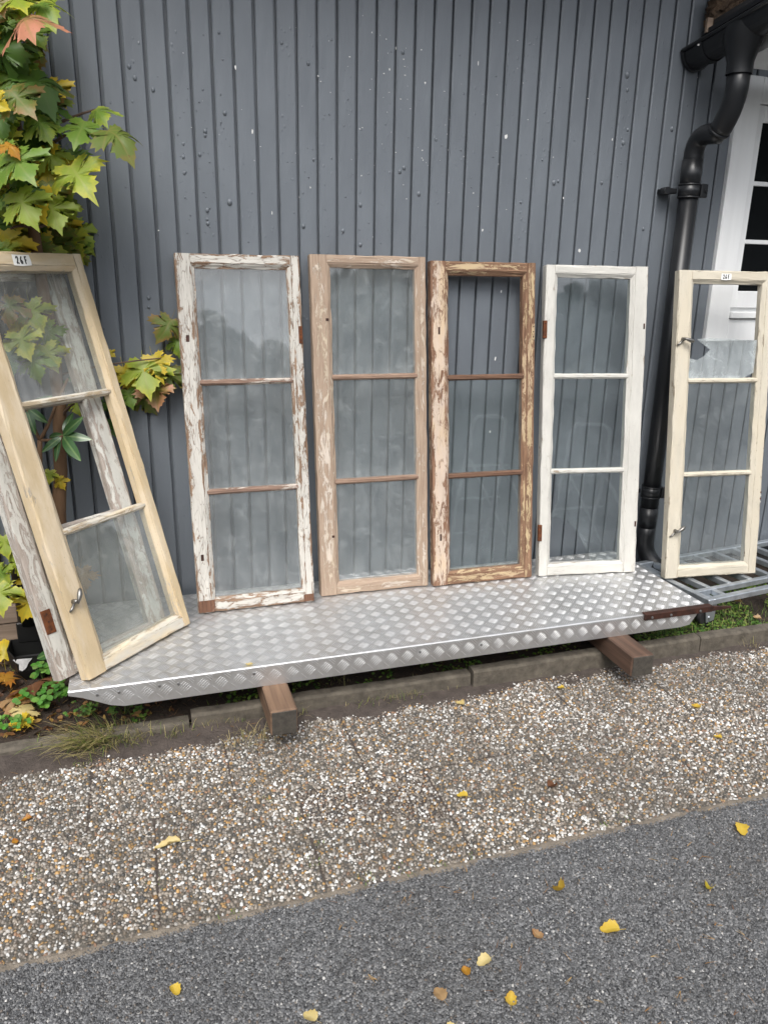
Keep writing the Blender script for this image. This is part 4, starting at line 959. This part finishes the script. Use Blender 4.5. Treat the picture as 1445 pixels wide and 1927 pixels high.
for h in hand: L(h[0], h[1], h[2], h[3], h[5] and h[4]+random.uniform(-6, 6), h[5], h[6], h[7], h[8])
g = random.Random(91)
for h in hand[:44]:                                          # a second, slightly deeper layer that fills the crown
    for q in range(2 if h[1] > 120 else 1):
        px = h[0]+g.uniform(-32, 26); py = h[1]+g.uniform(-30, 30)
        if px > 118 or py > 462 or px > 60+py*.2: continue
        L(px, py, h[2]+g.uniform(.03, .10), g.uniform(52, 84), g.uniform(45, 125), g.choice(['green', 'lime', 'lime', 'green', 'dark', 'yellow', 'rust']), g.uniform(5, 35), g.uniform(-20, 20))
g = random.Random(21)
for k in range(62):                                          # leaves deeper in the crown and beyond the left edge
    if k < 34: px, py, Y = g.uniform(-60, 95), g.uniform(-40, 455), g.uniform(2.62, 2.86)
    elif k < 54: px, py, Y = g.uniform(-420, -60), g.uniform(-250, 1100), g.uniform(2.45, 2.86)
    else: px, py, Y = g.uniform(-60, 30), g.uniform(-200, -30), g.uniform(2.5, 2.8)
    if py > 300 and px > 90: continue
    L(px, py, Y, g.uniform(45, 82), g.uniform(30, 130), g.choice(['green', 'green', 'dark', 'dark', 'lime', 'rust', 'yellow']), g.uniform(0, 40), g.uniform(-30, 30))

# ------------------------------------------------------------------ rhododendron
def rmesh(seed):
    n = 9; v = []; f = []
    for i in range(n+1):
        t = i/n; wv = .165*math.sin(math.pi*min(1, t**.85))**.75; z = -.16*t*t+.02*math.sin(4*t+seed)
        for u in (-1, -.5, 0, .5, 1): v.append((u*wv*.1, t*.1, (z+.10*abs(u)*wv*2-(.06*u*u*wv))*.1))
    for i in range(n):
        for k in range(4): a = i*5+k; f.append((a, a+1, a+6, a+5))
    return mesh('leaf', v, f, None, True)
s = NT('rhododendron_leaf'); tc = s.n('TexCoord').outputs['Object']; sp = s.n('SeparateXYZ'); s.l(tc, sp.inputs[0])
mid = s.ramp(s.math('ABSOLUTE', sp.outputs[0]), [(0, 1), (.0012, 0)])
MAT['rhodo'] = s.set(s.mix(s.math('MULTIPLY', mid, .6), s.mix(s.noise(s.coord(), 25, 3), (.020, .062, .018), (.045, .105, .028)), (.16, .24, .08)), .27, 0, s.bump(s.noise(s.coord(), 60, 3), .2, .0006), .5)
RL = Vector((-.30, 2.74, .05))
rh = empty('rhododendron', RL, label='dark glossy evergreen shrub seen through the open middle of the tan sash', cat='shrub')
rts = []
for pts_, r_ in (([(-.36, 2.72, .03), (-.37, 2.72, .45), at(75, 828, 2.72)], .011), ([at(75, 828, 2.72), at(95, 795, 2.71), at(105, 762, 2.72)], .0065), ([at(75, 828, 2.72), at(60, 800, 2.72), at(52, 770, 2.74)], .006), ([at(75, 828, 2.72), at(100, 830, 2.70), at(118, 820, 2.69)], .005), ([at(105, 762, 2.72), at(120, 730, 2.73), at(128, 712, 2.73)], .005)):
    bp_ = bez(pts_, 6); rts.append(tubevf(bp_, [r_*(1-.25*i/6) for i in range(7)], 7))
st_ = obj('stem', mesh('stem', *join(rts), MAT['bark'], True), rh); st_.location = -RL
RM = [rmesh(k) for k in range(3)]
for m_ in RM: m_.materials.append(MAT['rhodo'])
for (px, py, Y, size, ang, tilt, side) in ((119,820,2.69,55,-40,20,0),(119,820,2.69,54,5,10,15),(120,822,2.68,66,48,30,5),(116,822,2.69,46,140,15,0),(114,826,2.69,44,105,10,-20),(118,818,2.69,40,175,-20,0),(120,815,2.70,45,-75,-10,0),(122,824,2.70,40,80,-10,0),
    (124,716,2.80,46,-20,-22,0),(124,716,2.80,44,150,-20,0),(52,768,2.74,50,35,15,0),(52,768,2.74,50,-30,0,0),(52,770,2.74,52,70,15,0),(50,768,2.74,48,160,10,0),(70,1240,2.50,50,-25,10,0),(30,900,2.78,50,60,10,0),(20,820,2.78,55,30,10,0),(15,860,2.78,50,80,10,0)):
    Y = behind_sash(px, py, Y, .06); sz = size*(Y/ray(px, py)[1]); o = obj('leaf', random.choice(RM), rh); a = R(ang); t = (vr*math.cos(a)+vd*math.sin(a)); nrm = -vf
    t2 = (t*math.cos(R(tilt))+nrm*math.sin(R(tilt))).normalized(); n2 = (nrm*math.cos(R(tilt))-t*math.sin(R(tilt))).normalized(); x = t2.cross(n2).normalized()
    x2 = x*math.cos(R(side))+n2*math.sin(R(side)); n3 = x2.cross(t2).normalized()
    o.matrix_basis = Matrix.Translation(at(px, py, Y)-RL) @ Matrix((x2, t2, n3)).transposed().to_4x4() @ Matrix.Scale(sz/.1, 4)

# ------------------------------------------------------------------ ground plants
class Blades:
    def __init__(s): s.V = []; s.T = []; s.C = []
    def blade(s, b, tip, bend, wv, c0, c1, n=4):
        b, tip = Vector(b), Vector(tip); d = tip-b; sd_ = Vector((-d.y, d.x, 0)); sd_ = (sd_.normalized() if sd_.length > 1e-5 else Vector((1, 0, 0))); o_ = len(s.V)
        for i in range(n+1):
            t = i/n; p = b+d*t+Vector((0, 0, bend*math.sin(math.pi*t)*.5)); ww = wv*(1-t**1.5)
            s.V += [p-sd_*ww, p+sd_*ww]; c_ = tuple(a*(1-t)+e*t for a, e in zip(c0, c1)); s.C += [c_, c_]
        for i in range(n): a = o_+2*i; s.T += [(a, a+1, a+3), (a, a+3, a+2)]
    def leafq(s, p, n_, t, L_, W_, c_):
        p, n_, t = Vector(p), Vector(n_).normalized(), Vector(t); t = (t-n_*t.dot(n_)).normalized(); x = t.cross(n_); o_ = len(s.V)
        for (u, w_, h_) in ((0, 0, 0), (.35, .5, .08), (.75, .42, .06), (1, 0, -.05), (.75, -.42, .06), (.35, -.5, .08), (.5, 0, 0)): s.V.append(p+t*u*L_+x*w_*W_+n_*h_*L_); s.C.append(c_)
        for i in range(6): s.T.append((o_+6, o_+i, o_+(i+1) % 6))
    def done(s, nm, mat='plant', **k): return obj(nm, fast_mesh(nm, np.array([tuple(v) for v in s.V]), np.array(s.T), MAT[mat], np.array(s.C), True), **k)
g = random.Random(33)
GC = [((.12, .20, .035), (.24, .32, .07)), ((.26, .26, .08), (.50, .44, .18)), ((.08, .15, .03), (.18, .27, .06)), ((.40, .33, .16), (.55, .45, .23))]
gr = Blades()
def tuft(px, py, n, h, spread, drift=(0, 0), z=0.0, dry=.3, w_=.0014):
    c_ = atz(px, py, z)
    for k in range(n):
        b = c_+Vector((g.gauss(0, spread*.4), g.gauss(0, spread*.35), 0)); hh = h*g.uniform(.35, 1.1); a = g.uniform(0, 6.283); r_ = hh*g.uniform(.15, .9)
        t = b+Vector((math.cos(a)*r_+drift[0]*hh, math.sin(a)*r_+drift[1]*hh, hh*g.uniform(.3, .9)))
        cc = GC[3] if g.random() < dry*.5 else (GC[1] if g.random() < dry else GC[g.choice([0, 2, 0])]); gr.blade(b, t, hh*.35, w_*g.uniform(.5, 1.1), cc[0], cc[1])
tuft(175, 1402, 260, .11, .11, (-.7, -.55), .012, .75, .0017); tuft(200, 1392, 200, .10, .09, (-.4, -.45), .014, .6, .0017); tuft(235, 1385, 90, .07, .08, (.1, -.3), .014, .6); tuft(195, 1390, 50, .06, .05, (.3, -.3), .012, .6); tuft(70, 1415, 22, .06, .04, (.5, -.2), .005, .2)
tuft(415, 1352, 60, .05, .07, (0, 0), .015, .4, .001); tuft(385, 1362, 40, .045, .06, (0, 0), .012, .5, .001); tuft(450, 1350, 30, .04, .05, (0, 0), .012, .5, .001); tuft(300, 1375, 34, .045, .08, (0, 0), .012, .5, .001); tuft(330, 1385, 16, .05, .03, (0, -.3), .010, .7, .001)
tuft(760, 1310, 26, .045, .06, (0, 0), .012, .4, .001); tuft(700, 1318, 26, .035, .06, (0, 0), .012, .4, .001); tuft(610, 1300, 20, .035, .06, (0, 0), .02, .4, .001); tuft(640, 1285, 24, .05, .06, (0, 0), .03, .5, .001); tuft(500, 1378, 24, .05, .06, (.2, -.3), .006, .9, .001); tuft(470, 1385, 24, .06, .05, (-.5, -.3), .006, 1.2, .001)
tuft(1420, 1218, 26, .05, .05, (-.4, -.2), .01, 1.0, .001)
for (px, py, n, h) in ((160, 1440, 14, .02), (695, 1655, 26, .014), (760, 1640, 18, .012), (820, 1625, 18, .012), (895, 1610, 12, .010), (565, 1540, 16, .012), (590, 1625, 16, .014), (1140, 1552, 20, .012), (1172, 1545, 12, .010), (500, 1503, 16, .014), (440, 1718, 14, .012), (295, 1660, 10, .010), (60, 1645, 10, .012), (600, 1590, 14, .012)): tuft(px, py, n, h, .035, (0, 0), .0, .2, .0012)
for k in range(260):
    px = g.uniform(0, 1100); py = 1420-px*.153-g.uniform(-8, 34); tuft(px, py, 2, .03, .03, (0, 0), .012, .5, .0009)
for (px, py, n, h, dr) in ((520, 1385, 34, .06, 1.6), (470, 1392, 40, .07, 1.6), (440, 1400, 22, .05, 1.6), (560, 1345, 24, .05, 1.0), (340, 1378, 26, .05, .6), (270, 1385, 26, .05, .6), (395, 1350, 60, .045, .35), (430, 1342, 60, .045, .35), (675, 1316, 30, .035, .4), (735, 1312, 40, .04, .4), (775, 1306, 30, .045, .4), (240, 1362, 40, .05, .8), (255, 1398, 40, .055, .8)): tuft(px, py, n, h, .07, (0, -.2), .013, dr, .0011)
gr.done('grass', kind='stuff', label='thin green and straw coloured grass growing along the kerb', cat='grass')
gc = Blades()
for k in range(9000):                                        # low creeping green under the trolley and along the kerb
    if k < 7800: x, y = g.uniform(1.75, 3.6), g.uniform(2.325, 2.74)
    else: x, y = g.uniform(-.1, 1.8), g.uniform(2.325, 2.5)
    if nz(x, y, 6, 5) < (-.25 if x > 1.9 else .05): continue
    z = bed_z(x, y)+g.uniform(.0, .022)*(1+nz(x, y, 9, 7)); a = g.uniform(0, 6.28)
    c_ = g.choice([(.06, .14, .022), (.10, .20, .03), (.14, .24, .04), (.05, .10, .02), (.18, .24, .05)])
    gc.leafq((x, y, z), (g.gauss(0, .35), g.gauss(-.2, .35), 1), (math.cos(a), math.sin(a), .1), g.uniform(.008, .018), g.uniform(.006, .013), c_)
for k in range(900):
    x, y = g.uniform(1.9, 3.4), g.uniform(2.325, 2.5); z = bed_z(x, y); hh = g.uniform(.015, .05); a = g.uniform(0, 6.28); cc = g.choice(GC[:3])
    gc.blade((x, y, z), (x+hh*.6*math.cos(a), y+hh*.6*math.sin(a), z+hh), hh*.2, .0013, cc[0], cc[1], 3)
gc.done('ground_cover', kind='stuff', label='low creeping green ground cover under the trolley', cat='ground cover')
def seedling(label, px, py, z, n, lsz, hgt, spread, cols, cat='plant'):
    b_ = Blades(); c_ = atz(px, py, z)
    for k in range(n):
        a = g.uniform(0, 6.28); r_ = spread*g.uniform(.2, 1); top = c_+Vector((math.cos(a)*r_, math.sin(a)*r_*.7, hgt*g.uniform(.35, 1)))
        b_.blade(c_, top, .01, .0012, (.08, .13, .03), (.10, .16, .04), 3)
        for q in range(3):
            a2 = a+(q-1)*1.5+g.uniform(-.3, .3); b_.leafq(top, (g.gauss(0, .25), -.35+g.gauss(0, .2), 1), (math.cos(a2), math.sin(a2), 0), lsz*g.uniform(.7, 1.15), lsz*.85, tuple(v*g.uniform(.8, 1.2) for v in g.choice(cols)))
    return b_.done('seedling', label=label, cat=cat)
LG = [(.09, .24, .035), (.07, .19, .03), (.13, .28, .05)]
seedling('bright green columbine seedling beside the left tip of the platform', 75, 1335, .04, 16, .024, .075, .06, LG)
seedling('small round leaved green seedling among brown leaves left of the grey sash', 82, 1285, .05, 8, .022, .08, .025, LG)
seedling('low leafy green weed at the left edge behind the kerb', 18, 1378, .04, 14, .016, .05, .06, LG)
seedling('tall green columbine leaves between the brown leaves and the platform tip', 112, 1322, .045, 12, .022, .09, .04, LG)
seedling('feathery green weed under the left tip of the platform', 160, 1350, .035, 20, .011, .055, .06, [(.07, .15, .03), (.11, .19, .04)])
seedling('green weed below the front flange left of the light brown beam', 235, 1345, .035, 16, .012, .05, .07, [(.06, .13, .025), (.10, .18, .04)])
# litter
lit = Blades()
for k in range(900):
    px, py = g.uniform(-60, 330), g.uniform(1240, 1395); 
    if py > 1395-px*.17: continue
    c_ = atz(px, py, .04); c_.z = bed_z(c_.x, c_.y)+g.uniform(.001, .012); a = g.uniform(0, 6.28)
    if c_.y < 2.33: continue
    col = g.choice([(.16, .075, .035), (.10, .05, .028), (.25, .12, .045), (.30, .17, .07), (.07, .04, .025), (.38, .24, .07)])
    if g.random() < .5: lit.leafq(c_, (g.gauss(0, .5), g.gauss(0, .5), 1), (math.cos(a), math.sin(a), g.uniform(-.3, .3)), g.uniform(.012, .035), g.uniform(.008, .022), col)
    else: lit.blade(c_, c_+Vector((math.cos(a)*.03, math.sin(a)*.03, g.uniform(-.003, .01))), .004, .0008, col, col, 3)
for k in range(700):
    x, y = g.uniform(-.2, 2.1), g.uniform(2.325, 2.7); z = bed_z(x, y)+.004; a = g.uniform(0, 6.28); col = g.choice([(.16, .08, .04), (.10, .055, .03), (.22, .12, .05)])
    lit.blade((x, y, z), (x+math.cos(a)*.03, y+math.sin(a)*.03, z+g.uniform(-.002, .012)), .004, .0009, col, col, 3)
lit.done('leaf_litter', kind='stuff', label='brown leaf and needle litter on the garden bed', cat='leaf litter')
nd = Blades()
for k in range(210):
    if k < 70: p = atz(g.uniform(620, 1440), g.uniform(1560, 1925), .002)
    elif k < 150: p = atz(g.uniform(0, 1440), g.uniform(1330, 1700), .003)
    else: p = atz(g.uniform(180, 620), g.uniform(1360, 1430), .010)
    if p.y > 2.26: continue
    p.z = max(.003, soil_z(p.x, p.y)+.002) if p.y > 2.0 else .0035
    a = g.uniform(0, 6.28); ln = g.uniform(.014, .034); col = g.choice([(.40, .24, .09), (.30, .16, .06), (.48, .32, .14), (.20, .10, .05)])
    for q in (0, g.uniform(.1, .45)): 
        if q and g.random() < .4: continue
        nd.blade(p, p+Vector((math.cos(a+q)*ln, math.sin(a+q)*ln, .001)), .003, .0007, col, col, 3)
nd.done('pine_needles', kind='stuff', label='dry pine needles scattered over asphalt and paving', cat='pine needles')

# ------------------------------------------------------------------ fallen leaves
def birch_mesh(seed, curl):
    gq = random.Random(seed); ol = []; n = 22
    for i in range(n):
        t = i/n*2*math.pi; y = .5-.5*math.cos(t); wv = .40*math.sin(t)*(1.15-.5*y); tooth = 1+.11*(1 if i % 2 else -1)+gq.uniform(-.08, .08)
        ol.append((wv*tooth, y*.98))
    v = [(0, .42, 0)]; 
    for s_ in (.5, 1):
        for x, y in ol: v.append((x*s_, .42+(y-.42)*s_, 0))
    v = [(x*.1, y*.1, .1*(curl*(x*x*1.6)+.10*math.sin(4*y+seed)+.3*curl*max(0, y-.5)**2+.02*math.sin(9*x+seed))) for x, y, _ in v]; m_ = len(ol)
    f = [(0, 1+i, 1+(i+1) % m_) for i in range(m_)]+[(1+i, 1+m_+i, 1+m_+(i+1) % m_, 1+(i+1) % m_) for i in range(m_)]
    o_ = len(v); 
    for k in range(4): t = k/3; v += [(-.0012+.004*t*t, -t*.035, .001), (.0012+.004*t*t, -t*.035, .001), (.004*t*t, -t*.035, .003)]
    for k in range(3):
        for q in range(3): a = o_+k*3; f.append((a+q, a+(q+1) % 3, a+3+(q+1) % 3, a+3+q))
    me = mesh('leaf', v, f, LEAF['gold'], True); at_ = me.attributes.new('edge', 'FLOAT', 'POINT'); at_.data.foreach_set('value', [0]+[.5]*m_+[1]*m_+[.9]*12); return me
BM = [birch_mesh(1, .9), birch_mesh(2, 1.5), birch_mesh(3, .6), birch_mesh(4, 2.2)]
def fallen(label, px, py, z, size, ang, mat, me, tilt=0.0, group=None, name='fallen_leaf', xs=1.0):
    p = atz(px, py, z); sz = .88*size*(p.y/ray(px, py)[1])
    o = bpy.data.objects.new(name, me); link(o, None, label=label, cat='leaf', group=group); o.material_slots[0].link = 'OBJECT'; o.material_slots[0].material = LEAF[mat]
    o.location = (p.x, p.y, z); o.rotation_euler = (R(tilt), R(random.uniform(-8, 8)), R(ang)); o.scale = (sz/.1*xs, sz/.1, sz/.1)
fallen('golden leaf on the asphalt near the right edge of the picture', 1392, 1552, .004, 34, 150, 'gold', BM[0])
fallen('curled golden leaf standing on edge on the asphalt below the paving edge', 1045, 1672, .006, 34, 200, 'gold', BM[3], 30)
fallen('small curled olive yellow leaf on the asphalt at far right', 1338, 1668, .004, 28, 120, 'yellow', BM[3], 10)
fallen('large ragged golden leaf with long stalk on the asphalt', 1165, 1750, .004, 42, 70, 'gold', BM[0])
fallen('pale pinkish round leaf on the asphalt left of the large ragged golden leaf', 1020, 1766, .004, 28, 20, 'tan', BM[2])
fallen('cream yellow pointed leaf on the asphalt', 922, 1804, .004, 34, 100, 'pale', BM[0])
fallen('small orange brown leaf on the asphalt below the cream pointed leaf', 881, 1838, .004, 26, 0, 'orange', BM[1])
fallen('broad tan leaf on the asphalt near the bottom edge', 836, 1885, .004, 38, 10, 'tan', BM[0])
fallen('bright lemon yellow leaf on the asphalt near the bottom edge', 961, 1893, .004, 34, 330, 'gold', BM[2])
fallen('pale cream leaf cut by the bottom edge of the picture', 596, 1922, .004, 36, 40, 'pale', BM[0])
fallen('pale leaf half outside the bottom edge right of the broad tan leaf', 856, 1930, .004, 28, 120, 'pale', BM[1])
fallen('lone ochre leaf on the asphalt at lower left', 325, 1856, .004, 30, 200, 'gold', BM[1])
fallen('long pale narrow leaf lying on the pebble paving at left', 340, 1586, .006, 56, 88, 'pale', BM[0], 0, None, 'fallen_leaf', .42)
fallen('yellow leaf on the pebble paving below the right end of the kerb', 1318, 1328, .006, 22, 80, 'gold', BM[2])
fallen('buff leaf on the pebble paving in front of the kerb joint', 873, 1327, .008, 20, 40, 'pale', BM[1])
fallen('yellow leaf in the middle of the pebble paving', 880, 1499, .006, 24, 60, 'gold', BM[0])
fallen('dark brown curled leaf on the pebble paving right of centre', 1046, 1476, .006, 26, 110, 'brown', BM[3])
fallen('small yellow leaf on the pebble paving at the far right', 1358, 1391, .006, 18, 30, 'gold', BM[1])
fallen('brown orange leaf on the pebble paving near the left edge', 60, 1540, .006, 22, 100, 'orange', BM[1])
fallen('orange leaf on the pebble paving at the left edge below the brown orange one', 30, 1588, .006, 18, 20, 'orange', BM[2])
fallen('small pale yellow leaf lying on the platform near its front edge', 476, 1249, ZP+.003, 18, 90, 'pale', BM[2])
fallen('yellow leaf by the dark brown beam on the paving', 1062, 1296, .008, 16, 60, 'gold', BM[1])
fallen('pale brown leaf on the earth in front of the kerb at left', 212, 1390, .016, 22, 30, 'tan', BM[1], 15)
fallen('brown leaf standing in the ground cover under the trolley', 1395, 1135, .06, 26, 60, 'tan', BM[1], 20)
fallen('small tan leaf in the ground cover at the right edge', 1432, 1165, .06, 18, 60, 'tan', BM[1], 10)
def mfall(label, px, py, z, size, ang, mat, m, tilt=0): fallen(label, px, py, z, size, ang, mat, LM[m], tilt, None, 'fallen_maple_leaf')
mfall('large brown maple leaf below the drain hopper', 62, 1290, .075, 72, 190, 'brown', 2, 35)
mfall('yellow maple leaf at the left edge beside the drain hopper', 8, 1240, .08, 46, 0, 'yellow', 1, 60)
mfall('orange brown maple leaf left of the large brown one', 25, 1270, .07, 60, 120, 'orange', 4, 20)
mfall('tan maple leaf lying at the left edge behind the seedling', 12, 1320, .06, 62, 250, 'tan', 0, 10)
mfall('golden maple leaf lying just behind the left kerb', 55, 1362, .055, 46, 80, 'yellow', 3, 8)
mfall('orange maple leaf left of the seedlings', 48, 1318, .065, 58, 30, 'orange', 1, 18)
mfall('pale folded maple leaf in front of the orange ones', 38, 1348, .06, 46, 340, 'pale', 2, 20)
mfall('brown maple leaf tucked against the foot of the grey sash', 110, 1290, .07, 46, 60, 'brown', 0, 15)
mfall('rust coloured maple leaf under the hopper rim', 25, 1255, .075, 44, 290, 'rust', 4, 25)

# ------------------------------------------------------------------ stepladder behind the viewer, reflected in a pane
LD = Vector((2.5, -.85, 0)); ldr = empty('stepladder', LD, label='pale metal stepladder behind the viewer, reflected in the flaking ochre sash', cat='stepladder')
MAT['ladder'] = m_simple('ladder_aluminium', (.86, .86, .86), .5, 0, .05)
fl_ = [(2.30, -.74, .0), (2.355, -.75, .20), (2.43, -.745, .53), (2.528, -.728, .85), (2.575, -.714, 1.08)]
frr = [(2.975, -.90, 1.12), (2.90, -.93, .65), (2.76, -.95, .17), (2.70, -.96, .0)]
hoop = bez([(2.575, -.714, 1.08), (2.60, -.72, 1.20), (2.66, -.74, 1.215)], 5)+bez([(2.90, -.88, 1.215), (2.985, -.90, 1.20), (2.975, -.90, 1.12)], 5)
def lsh(o): o.location = -LD; return o
lsh(tube('front_frame', fl_+hoop[1:]+frr[1:], .017, MAT['ladder'], ldr, 10))
for z, (xa, ya), (xb, yb) in ((.17, (2.35, -.75), (2.76, -.95)), (.47, (2.415, -.747), (2.845, -.94)), (.77, (2.50, -.735), (2.92, -.925))):
    v = [(xa, ya, z), (xb, yb, z), (xb+.07, yb-.02, z), (xa+.07, ya-.02, z)]; v += [(x, y, q+.022) for x, y, q in v]
    lsh(obj('step', fixn(mesh('step', v, [(0, 1, 2, 3), (4, 5, 6, 7), (0, 1, 5, 4), (1, 2, 6, 5), (2, 3, 7, 6), (3, 0, 4, 7)], MAT['ladder'])), ldr))
for (x, y) in ((2.90, -.73), (3.28, -.95)): lsh(tube('rear_leg', [(x, y, 0), (2.535+(x-2.90)*.98, y+.0, .86)], .011, MAT['ladder'], ldr, 8))

# ------------------------------------------------------------------ wood behind the viewer: seen only as dark reflections in glass and metal
wd = Blades(); g = random.Random(77)
for k in range(64):
    a = R(182+k*176/63+g.uniform(-1.5, 1.5)); rr_ = g.uniform(13.5, 17.5); cx_, cy_ = .5+rr_*math.cos(a), 1.2+rr_*math.sin(a); hh = g.uniform(3.4, 6.2); rw = g.uniform(1.0, 1.7)
    base = g.choice([(.030, .055, .018), (.040, .070, .022), (.055, .075, .022), (.024, .045, .020)])
    for q in range(230):
        t = g.random(); r_ = rw*math.sqrt(max(.05, 1-abs(2*t-.9)**1.8))*g.uniform(.3, 1.05); b = g.uniform(0, 6.28)
        wd.leafq((cx_+r_*math.cos(b), cy_+r_*math.sin(b), .15+hh*t), (math.cos(b)+g.gauss(0, .4), math.sin(b)+g.gauss(0, .4), .5+g.gauss(0, .4)), (g.gauss(0, 1), g.gauss(0, 1), g.gauss(0, .6)), g.uniform(.5, .95), g.uniform(.4, .7), tuple(v*g.uniform(.7, 1.3) for v in base))
wd.done('wood', kind='stuff', label='dark green wood across the yard, reflected in the window panes', cat='wood')
